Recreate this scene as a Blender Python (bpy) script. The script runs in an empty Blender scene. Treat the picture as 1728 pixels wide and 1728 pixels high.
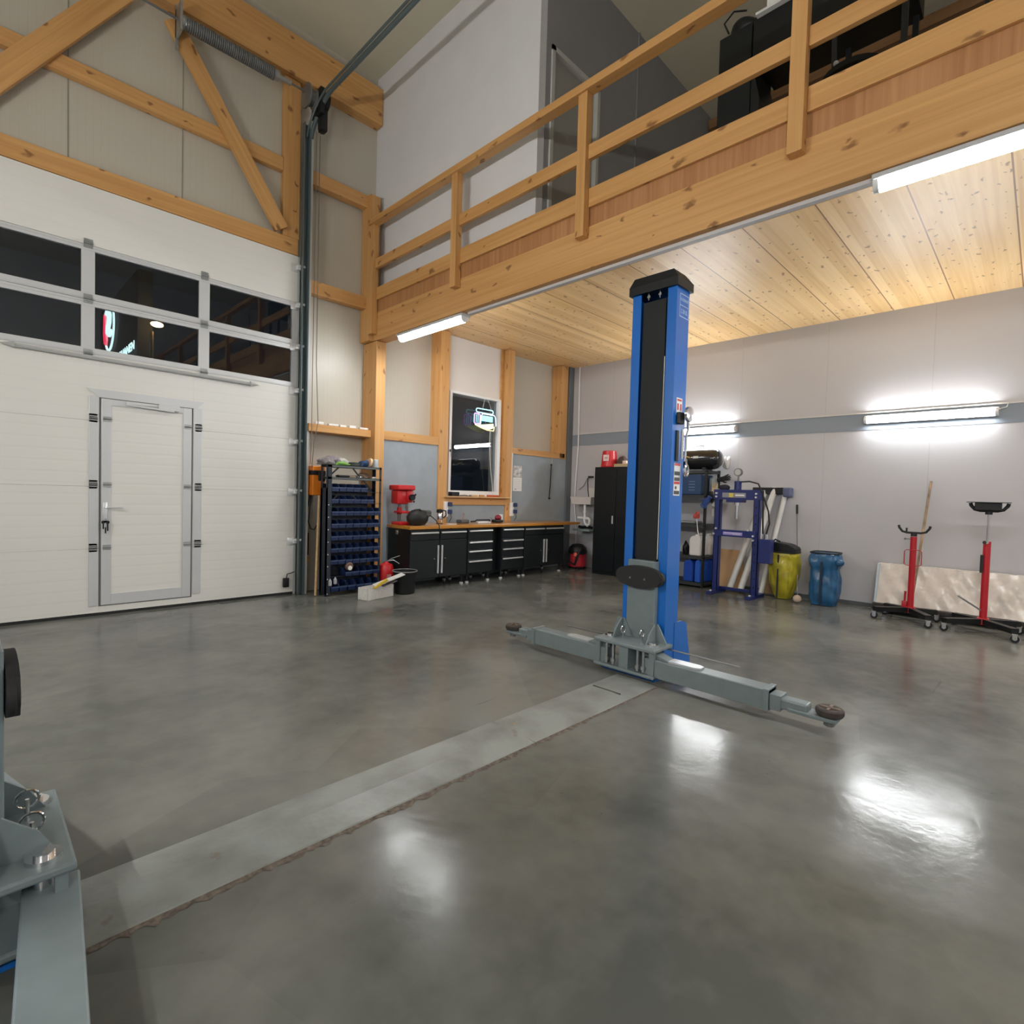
import bpy, bmesh, math, random
from mathutils import Vector, Matrix, Euler
random.seed(7)
R=math.radians
sc=bpy.context.scene
COL=sc.collection

# ------------------------------------------------------------------ camera
CAM=Vector((-8.5918,-6.9664,1.38)); YAW=0.7937; PIT=-0.0320; ROL=0.0284; FPX=909.2
fw=Vector((math.sin(YAW)*math.cos(PIT),math.cos(YAW)*math.cos(PIT),math.sin(PIT)))
rt=Vector((math.cos(YAW),-math.sin(YAW),0)); up=rt.cross(fw)
r2=rt*math.cos(ROL)+up*math.sin(ROL); u2=-rt*math.sin(ROL)+up*math.cos(ROL)
cd=bpy.data.cameras.new('camera'); cam=bpy.data.objects.new('camera',cd); COL.objects.link(cam)
m=Matrix((r2,u2,-fw)).transposed().to_4x4(); m.translation=CAM; cam.matrix_world=m
cd.sensor_width=36; cd.lens=36*FPX/1728; cd.clip_start=0.02
sc.camera=cam
# ------------------------------------------------------------------ world, exposure
w=bpy.data.worlds.new('night'); sc.world=w; w.use_nodes=True
w.node_tree.nodes['Background'].inputs[0].default_value=(0.0045,0.006,0.008,1)
w.node_tree.nodes['Background'].inputs[1].default_value=1.0
sc.view_settings.view_transform='Standard'; sc.view_settings.look='None'
sc.view_settings.exposure=0.0; sc.view_settings.gamma=1; sc.view_settings.use_curve_mapping=False
LAMP=100.0      # emission of the visible tube lamps and the two added fill lamps
HALL=245.0      # emission of the tube lamps in the high hall behind the viewer

# ------------------------------------------------------------------ materials
def mat(name,col,rough=.5,metal=0,noise=0,nscale=8,bump=0,bscale=60,emit=None,es=0,alpha=None,coat=0,trans=0,spec=None):
    if name in bpy.data.materials: return bpy.data.materials[name]
    M=bpy.data.materials.new(name); M.use_nodes=True; N=M.node_tree.nodes; L=M.node_tree.links
    b=N['Principled BSDF']; b.inputs['Base Color'].default_value=(*col,1)
    b.inputs['Roughness'].default_value=rough; b.inputs['Metallic'].default_value=metal
    if coat: b.inputs['Coat Weight'].default_value=coat; b.inputs['Coat Roughness'].default_value=.1
    if trans: b.inputs['Transmission Weight'].default_value=trans
    if spec is not None: b.inputs['Specular IOR Level'].default_value=spec
    if emit: b.inputs['Emission Color'].default_value=(*emit,1); b.inputs['Emission Strength'].default_value=es
    if noise or bump:
        tc=N.new('ShaderNodeTexCoord')
        if noise:
            n=N.new('ShaderNodeTexNoise'); n.inputs['Scale'].default_value=nscale; n.inputs['Detail'].default_value=5
            L.new(tc.outputs['Object'],n.inputs['Vector'])
            r=N.new('ShaderNodeMapRange'); r.inputs[1].default_value=.3; r.inputs[2].default_value=.7
            r.inputs[3].default_value=1-noise; r.inputs[4].default_value=1+noise
            L.new(n.outputs['Fac'],r.inputs[0])
            v=N.new('ShaderNodeVectorMath'); v.operation='SCALE'; v.inputs[0].default_value=col
            L.new(r.outputs[0],v.inputs['Scale']); L.new(v.outputs[0],b.inputs['Base Color'])
        if bump:
            n2=N.new('ShaderNodeTexNoise'); n2.inputs['Scale'].default_value=bscale
            L.new(tc.outputs['Object'],n2.inputs['Vector'])
            bp=N.new('ShaderNodeBump'); bp.inputs['Strength'].default_value=bump; bp.inputs['Distance'].default_value=.01
            L.new(n2.outputs['Fac'],bp.inputs['Height']); L.new(bp.outputs[0],b.inputs['Normal'])
    return M

def math_node(N,L,op,a,b_=None,c=None):
    n=N.new('ShaderNodeMath'); n.operation=op
    for i,v in enumerate((a,b_,c)):
        if v is None: continue
        if hasattr(v,'links'): L.new(v,n.inputs[i])
        else: n.inputs[i].default_value=v
    return n.outputs[0]

def wood(name,light,dark,axis='X',rough=.5,knots=1.0,kscale=1.0,board=0,joint=0,joff=0,grain=1.0,coat=0):
    """spruce-like timber; grain runs along the given object axis"""
    if name in bpy.data.materials: return bpy.data.materials[name]
    M=bpy.data.materials.new(name); M.use_nodes=True; N=M.node_tree.nodes; L=M.node_tree.links
    b=N['Principled BSDF']; b.inputs['Roughness'].default_value=rough
    if coat: b.inputs['Coat Weight'].default_value=coat; b.inputs['Coat Roughness'].default_value=.15
    tc=N.new('ShaderNodeTexCoord'); sep=N.new('ShaderNodeSeparateXYZ'); L.new(tc.outputs['Object'],sep.inputs[0])
    o={'X':(0,1,2),'Y':(1,0,2),'Z':(2,0,1)}[axis]
    com=N.new('ShaderNodeCombineXYZ')
    for i,k in enumerate(o): L.new(sep.outputs[k],com.inputs[i])
    info=N.new('ShaderNodeObjectInfo')
    addv=N.new('ShaderNodeVectorMath'); addv.operation='ADD'
    L.new(com.outputs[0],addv.inputs[0])
    rs=N.new('ShaderNodeVectorMath'); rs.operation='SCALE'; rs.inputs[0].default_value=(17,9,13)
    L.new(info.outputs['Random'],rs.inputs['Scale']); 
    if not board: L.new(rs.outputs[0],addv.inputs[1])
    P=addv.outputs[0]
    def scaled(v):
        mp=N.new('ShaderNodeVectorMath'); mp.operation='MULTIPLY'; mp.inputs[1].default_value=v; L.new(P,mp.inputs[0]); return mp.outputs[0]
    n1=N.new('ShaderNodeTexNoise'); n1.inputs['Scale'].default_value=1; n1.inputs['Detail'].default_value=6; n1.inputs['Distortion'].default_value=.6
    L.new(scaled((.7,28*grain,28*grain)),n1.inputs['Vector'])
    n2=N.new('ShaderNodeTexNoise'); n2.inputs['Scale'].default_value=1; n2.inputs['Detail'].default_value=2
    L.new(scaled((.5,3,3)),n2.inputs['Vector'])
    f=math_node(N,L,'ADD',math_node(N,L,'MULTIPLY',n1.outputs['Fac'],.75),math_node(N,L,'MULTIPLY',n2.outputs['Fac'],.5))
    if board:   # each board of the panel has its own tone
        s=N.new('ShaderNodeSeparateXYZ'); L.new(com.outputs[0],s.inputs[0])
        idx=math_node(N,L,'FLOOR',math_node(N,L,'DIVIDE',s.outputs[1],board))
        wn=N.new('ShaderNodeTexWhiteNoise'); wn.noise_dimensions='1D'; L.new(idx,wn.inputs['W'])
        f=math_node(N,L,'ADD',f,math_node(N,L,'MULTIPLY',math_node(N,L,'SUBTRACT',wn.outputs['Value'],.5),.35))
    cr=N.new('ShaderNodeValToRGB'); cr.color_ramp.elements[0].position=.38; cr.color_ramp.elements[1].position=.82
    cr.color_ramp.elements[0].color=(*dark,1); cr.color_ramp.elements[1].color=(*light,1); L.new(f,cr.inputs[0])
    col=cr.outputs[0]
    if knots:
        vo=N.new('ShaderNodeTexVoronoi'); vo.voronoi_dimensions='2D'; vo.inputs['Scale'].default_value=1
        s3=N.new('ShaderNodeSeparateXYZ'); L.new(P,s3.inputs[0]); c3=N.new('ShaderNodeCombineXYZ')
        L.new(math_node(N,L,'MULTIPLY',s3.outputs[0],3.2*kscale),c3.inputs[0]); L.new(math_node(N,L,'MULTIPLY',math_node(N,L,'ADD',s3.outputs[1],s3.outputs[2]),6*kscale),c3.inputs[1])
        nz=N.new('ShaderNodeTexNoise'); nz.inputs['Scale'].default_value=1.7; nz.inputs['Detail'].default_value=3; L.new(c3.outputs[0],nz.inputs['Vector'])
        wv=N.new('ShaderNodeVectorMath'); wv.operation='MULTIPLY_ADD'; wv.inputs[1].default_value=(.9,.9,0); L.new(nz.outputs['Color'],wv.inputs[0]); L.new(c3.outputs[0],wv.inputs[2])
        L.new(wv.outputs[0],vo.inputs['Vector'])
        sel=N.new('ShaderNodeSeparateColor'); L.new(vo.outputs['Color'],sel.inputs[0])
        k=N.new('ShaderNodeMapRange'); k.inputs[1].default_value=.35; k.inputs[2].default_value=1; k.inputs[3].default_value=1; k.inputs[4].default_value=0
        L.new(math_node(N,L,'DIVIDE',vo.outputs['Distance'],math_node(N,L,'ADD',math_node(N,L,'MULTIPLY',sel.outputs[1],.14),.07)),k.inputs[0])
        on=math_node(N,L,'GREATER_THAN',sel.outputs[0],1-.40*knots)
        kf=math_node(N,L,'MULTIPLY',math_node(N,L,'MULTIPLY',k.outputs[0],on),.8)
        mx=N.new('ShaderNodeMix'); mx.data_type='RGBA'; L.new(kf,mx.inputs['Factor']); L.new(col,mx.inputs['A'])
        mx.inputs['B'].default_value=(dark[0]*.35,dark[1]*.25,dark[2]*.22,1); col=mx.outputs['Result']
    if joint:
        s=N.new('ShaderNodeSeparateXYZ'); L.new(com.outputs[0],s.inputs[0])
        fr=math_node(N,L,'FRACT',math_node(N,L,'DIVIDE',math_node(N,L,'ADD',s.outputs[1],joff),joint))
        ln=math_node(N,L,'LESS_THAN',math_node(N,L,'ABSOLUTE',math_node(N,L,'SUBTRACT',fr,.5)),.006/joint)
        mx=N.new('ShaderNodeMix'); mx.data_type='RGBA'; L.new(ln,mx.inputs['Factor']); L.new(col,mx.inputs['A'])
        mx.inputs['B'].default_value=(dark[0]*.4,dark[1]*.3,dark[2]*.3,1); col=mx.outputs['Result']
    L.new(col,b.inputs['Base Color'])
    bp=N.new('ShaderNodeBump'); bp.inputs['Strength'].default_value=.12; bp.inputs['Distance'].default_value=.004
    L.new(n1.outputs['Fac'],bp.inputs['Height']); L.new(bp.outputs[0],b.inputs['Normal'])
    return M

def stripes(name,col,axis,period,width,depth=.5,rough=.45,dark=.8,noise=.02,soft=False,off=0):
    """painted sheet with grooves every `period` metres along an object axis"""
    M=bpy.data.materials.new(name); M.use_nodes=True; N=M.node_tree.nodes; L=M.node_tree.links
    b=N['Principled BSDF']; b.inputs['Roughness'].default_value=rough
    tc=N.new('ShaderNodeTexCoord'); s=N.new('ShaderNodeSeparateXYZ'); L.new(tc.outputs['Object'],s.inputs[0])
    c=s.outputs['XYZ'.index(axis)]
    fr=math_node(N,L,'FRACT',math_node(N,L,'DIVIDE',math_node(N,L,'ADD',c,off+100*period),period))
    d=math_node(N,L,'ABSOLUTE',math_node(N,L,'SUBTRACT',fr,.5))
    mr=N.new('ShaderNodeMapRange'); mr.inputs[1].default_value=0; mr.inputs[2].default_value=width/period
    mr.inputs[3].default_value=0; mr.inputs[4].default_value=1; L.new(d,mr.inputs[0])
    if soft: mr.interpolation_type='SMOOTHSTEP'
    n=N.new('ShaderNodeTexNoise'); n.inputs['Scale'].default_value=1.3; n.inputs['Detail'].default_value=4; L.new(tc.outputs['Object'],n.inputs['Vector'])
    f=math_node(N,L,'ADD',math_node(N,L,'MULTIPLY',mr.outputs[0],1-dark),dark)
    f=math_node(N,L,'MULTIPLY',f,math_node(N,L,'ADD',math_node(N,L,'MULTIPLY',n.outputs['Fac'],noise*2),1-noise))
    v=N.new('ShaderNodeVectorMath'); v.operation='SCALE'; v.inputs[0].default_value=col; L.new(f,v.inputs['Scale']); L.new(v.outputs[0],b.inputs['Base Color'])
    bp=N.new('ShaderNodeBump'); bp.inputs['Strength'].default_value=depth; bp.inputs['Distance'].default_value=.004
    L.new(mr.outputs[0],bp.inputs['Height']); L.new(bp.outputs[0],b.inputs['Normal'])
    return M

WL=(.67,.375,.14); WD=(.50,.245,.075)
WOOD=wood('spruce timber',WL,WD,'X')
WOODB=wood('spruce beam',(.69,.39,.15),(.52,.26,.085),'Y',kscale=1.1,knots=1.0)
CEILW=wood('spruce ceiling boards',(.94,.66,.34),(.77,.48,.195),'X',board=.105,joint=.62,joff=5.46+.31+62,kscale=1.75,knots=1.15,rough=.42)
ENDG=wood('board end grain',(.56,.30,.13),(.38,.17,.065),'Z',board=.19,kscale=.8,knots=.3)
BENCHW=wood('oiled worktop wood',(.58,.27,.045),(.40,.15,.02),'X',rough=.3,knots=.1,coat=.4)
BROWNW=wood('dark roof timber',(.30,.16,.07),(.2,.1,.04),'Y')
LIGHTW=wood('pale bare wood',(.68,.45,.24),(.5,.3,.13),'X',knots=.3)
STICKW=mat('pale stick wood',(.62,.40,.2),.5,noise=.15,nscale=20)
CLAD=stripes('cream sandwich panel',(.52,.485,.41),'X',.0625,.006,depth=.12,dark=.965,rough=.38)
CLADB=stripes('cream wide panel',(.50,.47,.39),'X',1.0,.012,depth=.6,dark=.55,rough=.5,off=.05)
DOORW=stripes('white door panel',(.80,.79,.75),'Z',.11,.02,depth=.16,dark=.985,rough=.26,soft=True)
ALU=mat('brushed aluminium frame',(.66,.67,.68),.35,.25)
ALUD=mat('galvanised steel',(.42,.44,.45),.38,.8,noise=.1,nscale=30)
WHITE=mat('white plastic frame',(.85,.85,.84),.35)
CREAMP=mat('white board panel',(.74,.70,.66),.5)
WALLB=stripes('light grey wall panel',(.50,.495,.515),'Y',1.2,.008,depth=.3,dark=.9,rough=.6,off=5.91+.6)
WALLU=mat('light grey plaster',(.73,.735,.76),.85,noise=.02,nscale=3,bump=.05,bscale=90)
GREYP=mat('blue grey board',(.30,.345,.38),.5,noise=.06,nscale=5,bump=.06)
BANDG=mat('slate grey band',(.25,.29,.34),.6)
SKIRT=mat('dark grey skirting',(.10,.11,.11),.4)
CREAMC=mat('cream roof sheet',(.60,.57,.45),.6,noise=.03,nscale=1)
STEELG=mat('dark green grey rail',(.11,.15,.16),.4,.3)
DKSTEEL=mat('dark spring steel',(.20,.205,.21),.35,.5)
BLACK=mat('black plastic',(.008,.009,.010),.45,spec=.35)
RUBBER=mat('black rubber',(.016,.016,.017),.75)
CURT=mat('black cover strip',(.012,.014,.015),.6,spec=.3)
BLUE=mat('blue lift paint',(.008,.14,.53),.28,coat=.3)
LGREY=mat('grey lift paint',(.175,.215,.225),.38,noise=.06,nscale=12)
GLASSY=mat('black cabinet paint',(.007,.009,.011),.4,spec=.35)
BCAB=mat('charcoal cabinet front',(.012,.015,.017),.42,spec=.35)
SILV=mat('bright handle metal',(.80,.81,.82),.28,.5)
CHROME=mat('chrome',(.75,.75,.76),.15,1)
NAVY=mat('navy bin plastic',(.012,.028,.095),.32)
NAVYL=mat('bin lip',(.05,.085,.19),.35)
NAVYS=mat('navy rack steel',(.02,.028,.045),.45)
PRESSB=mat('navy press paint',(.012,.022,.13),.32)
RED=mat('red paint',(.55,.015,.02),.35)
DRED=mat('deep red paint',(.45,.012,.022),.35)
ORNG=mat('orange housing',(.72,.20,.01),.4)
YEL=mat('yellow plastic',(.75,.50,.02),.4)
YBAG=mat('yellow bag film',(.42,.36,.025),.3,noise=.3,nscale=6,bump=.6,bscale=14)
BBAG=mat('blue bag film',(.02,.10,.22),.28,noise=.3,nscale=6,bump=.7,bscale=12)
WJUG=mat('milky white plastic',(.72,.70,.68),.4)
BDRUM=mat('blue drum plastic',(.01,.06,.38),.35)
CARD=mat('brown cardboard',(.42,.26,.13),.8,noise=.06)
FOIL=mat('wrinkled clear film',(.66,.60,.54),.22,noise=.08,nscale=4,bump=.6,bscale=9)
WHITEP=mat('white paper',(.8,.8,.78),.7)
PAPERG=mat('printed grey',(.35,.35,.36),.7)
BINB=mat('blue crate plastic',(.012,.045,.13),.4)
TAN=mat('tan glove fabric',(.60,.50,.33),.9)
GREYF=mat('grey cloth',(.22,.20,.21),.95,noise=.5,nscale=25)
GREENF=mat('green cloth',(.20,.42,.09),.9)
COPW=mat('white pipe plastic',(.82,.82,.82),.3)
CERAM=mat('white basin ceramic',(.70,.67,.64),.25)
PADR=mat('worn rubber pad',(.05,.04,.035),.8,noise=.3,nscale=25)
PLATE=None
GLASS=mat('night window glass',(.004,.005,.007),.02,spec=.6)
def glass_mat():
    M=bpy.data.materials.new('clear window pane'); M.use_nodes=True; N=M.node_tree.nodes; L=M.node_tree.links
    b=N['Principled BSDF']; b.inputs['Base Color'].default_value=(.9,.95,1,1); b.inputs['Roughness'].default_value=.01
    b.inputs['IOR'].default_value=1.5; b.inputs['Transmission Weight'].default_value=1
    return M
PANE=glass_mat()

def floor_mat():
    M=bpy.data.materials.new('polished grey concrete'); M.use_nodes=True; N=M.node_tree.nodes; L=M.node_tree.links
    b=N['Principled BSDF']; tc=N.new('ShaderNodeTexCoord')
    def noise(s,d=4,dist=0):
        n=N.new('ShaderNodeTexNoise'); n.inputs['Scale'].default_value=s; n.inputs['Detail'].default_value=d; n.inputs['Distortion'].default_value=dist
        L.new(tc.outputs['Object'],n.inputs['Vector']); return n.outputs['Fac']
    a=noise(.55,3,.6); c=noise(2.2,6,.3); e=noise(30,3)
    f=math_node(N,L,'ADD',math_node(N,L,'MULTIPLY',a,.7),math_node(N,L,'MULTIPLY',c,.3))
    cr=N.new('ShaderNodeValToRGB'); cr.color_ramp.elements[0].position=.36; cr.color_ramp.elements[1].position=.66
    vp=N.new('ShaderNodeTexVoronoi'); vp.inputs['Scale'].default_value=.85; L.new(tc.outputs['Object'],vp.inputs['Vector'])
    vs=N.new('ShaderNodeSeparateColor'); L.new(vp.outputs['Color'],vs.inputs[0])
    f=math_node(N,L,'ADD',f,math_node(N,L,'MULTIPLY',math_node(N,L,'SUBTRACT',vs.outputs[0],.5),.07))
    f=math_node(N,L,'ADD',f,math_node(N,L,'MULTIPLY',math_node(N,L,'SUBTRACT',noise(9,6,.2),.5),.16))
    cr.color_ramp.elements[0].color=(.088,.093,.084,1); cr.color_ramp.elements[1].color=(.20,.20,.18,1); L.new(f,cr.inputs[0])
    # short dark scuffs
    mp=N.new('ShaderNodeMapping'); mp.inputs['Rotation'].default_value=(0,0,.5); mp.inputs['Scale'].default_value=(1.3,14,1); L.new(tc.outputs['Object'],mp.inputs[0])
    sv=N.new('ShaderNodeTexNoise'); sv.inputs['Scale'].default_value=1; sv.inputs['Detail'].default_value=2; L.new(mp.outputs[0],sv.inputs['Vector'])
    sm=N.new('ShaderNodeMapRange'); sm.inputs[1].default_value=.74; sm.inputs[2].default_value=.80; sm.inputs[3].default_value=0; sm.inputs[4].default_value=.35; L.new(sv.outputs['Fac'],sm.inputs[0])
    vo=N.new('ShaderNodeTexVoronoi'); vo.inputs['Scale'].default_value=5.5; L.new(tc.outputs['Object'],vo.inputs['Vector'])
    sp=N.new('ShaderNodeMapRange'); sp.inputs[1].default_value=.012; sp.inputs[2].default_value=.03; sp.inputs[3].default_value=.5; sp.inputs[4].default_value=0; L.new(vo.outputs['Distance'],sp.inputs[0])
    k=math_node(N,L,'MAXIMUM',sm.outputs[0],sp.outputs[0])
    mx=N.new('ShaderNodeMix'); mx.data_type='RGBA'; L.new(k,mx.inputs['Factor']); L.new(cr.outputs[0],mx.inputs['A']); mx.inputs['B'].default_value=(.04,.038,.033,1)
    L.new(mx.outputs['Result'],b.inputs['Base Color'])
    rr=N.new('ShaderNodeMapRange'); rr.inputs[1].default_value=.35; rr.inputs[2].default_value=.65; rr.inputs[3].default_value=.12; rr.inputs[4].default_value=.25; L.new(c,rr.inputs[0])
    L.new(rr.outputs[0],b.inputs['Roughness'])
    b.inputs['Specular IOR Level'].default_value=.15
    g=math_node(N,L,'ADD',math_node(N,L,'MULTIPLY',c,1.0),math_node(N,L,'MULTIPLY',e,.10))
    bp=N.new('ShaderNodeBump'); bp.inputs['Strength'].default_value=.22; bp.inputs['Distance'].default_value=.02
    L.new(g,bp.inputs['Height']); L.new(bp.outputs[0],b.inputs['Normal'])
    return M
FLOOR=floor_mat()
def plate_mat():
    M=bpy.data.materials.new('painted floor cover steel'); M.use_nodes=True; N=M.node_tree.nodes; L=M.node_tree.links
    b=N['Principled BSDF']; tc=N.new('ShaderNodeTexCoord')
    n=N.new('ShaderNodeTexNoise'); n.inputs['Scale'].default_value=3; n.inputs['Detail'].default_value=8; L.new(tc.outputs['Object'],n.inputs['Vector'])
    cr=N.new('ShaderNodeValToRGB'); cr.color_ramp.elements[0].position=.3; cr.color_ramp.elements[1].position=.6
    cr.color_ramp.elements[0].color=(.14,.14,.13,1); cr.color_ramp.elements[1].color=(.27,.29,.275,1); L.new(n.outputs['Fac'],cr.inputs[0])
    # rust flecks
    n3=N.new('ShaderNodeTexNoise'); n3.inputs['Scale'].default_value=7; n3.inputs['Detail'].default_value=8; L.new(tc.outputs['Object'],n3.inputs['Vector'])
    k=N.new('ShaderNodeMapRange'); k.inputs[1].default_value=.68; k.inputs[2].default_value=.74; k.inputs[3].default_value=0; k.inputs[4].default_value=.6; L.new(n3.outputs['Fac'],k.inputs[0])
    mx=N.new('ShaderNodeMix'); mx.data_type='RGBA'; L.new(k.outputs[0],mx.inputs['Factor']); L.new(cr.outputs[0],mx.inputs['A']); mx.inputs['B'].default_value=(.13,.075,.04,1)
    L.new(mx.outputs['Result'],b.inputs['Base Color'])
    b.inputs['Roughness'].default_value=.42
    vo=N.new('ShaderNodeTexVoronoi'); vo.inputs['Scale'].default_value=30; L.new(tc.outputs['Object'],vo.inputs['Vector'])
    bp=N.new('ShaderNodeBump'); bp.inputs['Strength'].default_value=.25; bp.inputs['Distance'].default_value=.004
    L.new(vo.outputs['Distance'],bp.inputs['Height']); L.new(bp.outputs[0],b.inputs['Normal'])
    return M
PLATE=plate_mat()
def emis(name,col,s):
    return mat(name,(0.8,.8,.8),.4,emit=col,es=s)
TUBE=emis('lit tube diffuser',(.96,.985,1),LAMP)
TUBEH=emis('lit hall tube',(1,.97,.90),HALL)

# ------------------------------------------------------------------ mesh building
class MB:
    def __init__(s,T=None): s.bm=bmesh.new(); s.T=T; s.sm=False
    def _add(s,vs):
        pass
    def box(s,x0,x1,y0,y1,z0,z1,bev=0,M=None):
        r=bmesh.ops.create_cube(s.bm,size=1)
        for v in r['verts']:
            v.co=Vector((x0 if v.co.x<0 else x1,y0 if v.co.y<0 else y1,z0 if v.co.z<0 else z1))
            if M: v.co=M@v.co
        if bev:
            es=list({e for v in r['verts'] for e in v.link_edges})
            bmesh.ops.bevel(s.bm,geom=es,offset=bev,segments=2,affect='EDGES',profile=.5)
        return s
    def bar(s,p0,p1,w,h,bev=0,upv=(0,0,1)):
        """box from p0 to p1, w wide sideways, h high"""
        p0=Vector(p0); p1=Vector(p1); d=p1-p0; ln=d.length; x=d/ln
        z=Vector(upv); y=z.cross(x)
        if y.length<1e-4: y=Vector((0,1,0)).cross(x)
        y.normalize(); z=x.cross(y)
        M=Matrix((x,y,z)).transposed().to_4x4(); M.translation=p0
        return s.box(0,ln,-w/2,w/2,-h/2,h/2,bev,M)
    def cyl(s,p0,p1,r,r1=None,seg=20,cap=True):
        p0=Vector(p0); p1=Vector(p1); d=p1-p0
        q=Vector((0,0,1)).rotation_difference(d.normalized()).to_matrix().to_4x4()
        q.translation=(p0+p1)/2
        bmesh.ops.create_cone(s.bm,cap_ends=cap,segments=seg,radius1=r,radius2=r if r1 is None else r1,depth=d.length,matrix=q)
        return s
    def sph(s,c,r,sc=(1,1,1),seg=16):
        M=Matrix.Translation(c)@Matrix.Diagonal((*sc,1))
        bmesh.ops.create_uvsphere(s.bm,u_segments=seg,v_segments=max(6,seg//2),radius=r,matrix=M); return s
    def lathe(s,prof,c=(0,0,0),axis='Z',seg=24):
        rings=[]
        for (r,h) in prof:
            ring=[]
            for i in range(seg):
                a=2*math.pi*i/seg; x,y=r*math.cos(a),r*math.sin(a)
                p={'Z':(x,y,h),'X':(h,x,y),'Y':(x,h,y)}[axis]
                ring.append(s.bm.verts.new(Vector(p)+Vector(c)))
            rings.append(ring)
        for a,b in zip(rings,rings[1:]):
            for i in range(seg): s.bm.faces.new((a[i],a[(i+1)%seg],b[(i+1)%seg],b[i]))
        s.bm.faces.new(rings[0]); s.bm.faces.new(rings[-1]); return s
    def tube(s,pts,r,seg=8,closed=False):
        pts=[Vector(p) for p in pts]; n=len(pts); rings=[]
        ref=None
        for i,p in enumerate(pts):
            if closed: t=pts[(i+1)%n]-pts[i-1]
            else: t=pts[min(i+1,n-1)]-pts[max(i-1,0)]
            t.normalize()
            if ref is None:
                ref=t.orthogonal().normalized()
            else:
                ref=(ref-t*ref.dot(t))
                ref=ref.normalized() if ref.length>1e-5 else t.orthogonal().normalized()
            b=t.cross(ref)
            rr=r[i] if isinstance(r,(list,tuple)) else r
            rings.append([s.bm.verts.new(p+(ref*math.cos(2*math.pi*k/seg)+b*math.sin(2*math.pi*k/seg))*rr) for k in range(seg)])
        prs=list(zip(rings,rings[1:]))
        if closed: prs.append((rings[-1],rings[0]))
        for a,b in prs:
            for i in range(seg): s.bm.faces.new((a[i],a[(i+1)%seg],b[(i+1)%seg],b[i]))
        if not closed: s.bm.faces.new(rings[0][::-1]); s.bm.faces.new(rings[-1])
        return s
    def prism(s,poly,a0,a1,axis='Y'):
        """polygon given in the two other axes, extruded along axis from a0 to a1"""
        def P(u,v,a): return {'X':(a,u,v),'Y':(u,a,v),'Z':(u,v,a)}[axis]
        A=[s.bm.verts.new(P(u,v,a0)) for u,v in poly]; B=[s.bm.verts.new(P(u,v,a1)) for u,v in poly]
        s.bm.faces.new(A); s.bm.faces.new(B[::-1]); n=len(poly)
        for i in range(n): s.bm.faces.new((A[i],B[i],B[(i+1)%n],A[(i+1)%n]))
        return s
    def quad(s,pts): s.bm.faces.new([s.bm.verts.new(p) for p in pts]); return s
    def xf(s,f):
        for v in s.bm.verts: v.co=Vector(f(v.co))
        return s
    def build(s,name,m,parent=None,smooth=False,local=False):
        bmesh.ops.recalc_face_normals(s.bm,faces=s.bm.faces)
        me=bpy.data.meshes.new(name); 
        if parent is not None and not local:
            s.bm.transform(wm(parent).inverted())
        s.bm.to_mesh(me); s.bm.free()
        if isinstance(m,(list,tuple)):
            for k in m: me.materials.append(k)
        else: me.materials.append(m)
        if smooth:
            for p in me.polygons: p.use_smooth=True
            try: me.set_sharp_from_angle(angle=R(smooth if smooth is not True else 40))
            except Exception: pass
        o=bpy.data.objects.new(name,me); COL.objects.link(o)
        if parent is not None: o.parent=parent
        return o
def wm(o):
    M=Matrix.LocRotScale(o.location,o.rotation_euler,o.scale)
    return wm(o.parent)@M if o.parent else M
def tag(o,label=None,cat=None,group=None,kind=None):
    if label: o['label']=label
    if cat: o['category']=cat
    if group: o['group']=group
    if kind: o['kind']=kind
    return o
def thing(name,label,cat,loc=(0,0,0),rz=0,group=None):
    o=bpy.data.objects.new(name,None); COL.objects.link(o); o.location=loc; o.rotation_euler=(0,0,rz)
    o.empty_display_size=.1
    return tag(o,label,cat,group)
def solo(mb,name,m,label,cat,group=None,smooth=False,origin=None):
    o=mb.build(name,m,None,smooth)
    if origin is not None:
        o.data.transform(Matrix.Translation(-Vector(origin))); o.location=origin
    return tag(o,label,cat,group)
def struct(mb,name,m,parent=None,smooth=False):
    o=mb.build(name,m,parent,smooth)
    if parent is None: o['kind']='structure'
    return o
def copy_tree(o,parent=None):
    c=o.copy(); COL.objects.link(c); c.parent=parent
    for ch in [k for k in bpy.data.objects if k.parent==o]: copy_tree(ch,c)
    return c
def timber(name,p0,p1,w,h,m=None,label=None,cat='timber',parent=None,upv=(0,0,1),bev=.004,ends=None):
    """squared timber with its own frame: local X runs along it. w sideways, h along upv."""
    p0=Vector(p0); p1=Vector(p1); d=p1-p0; ln=d.length; x=d/ln
    z=Vector(upv); y=z.cross(x)
    if y.length<1e-3: y=Vector((0,1,0)).cross(x)
    y.normalize(); z=x.cross(y)
    M=Matrix((x,y,z)).transposed().to_4x4(); M.translation=p0
    b=MB(); b.box(0,ln,-w/2,w/2,-h/2,h/2,bev)
    o=b.build(name,m or WOOD,None)
    if parent is not None:
        o.parent=parent; M=wm(parent).inverted()@M
    o.location=M.to_translation(); o.rotation_euler=M.to_euler()
    if label: tag(o,label,cat)
    return o
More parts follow.
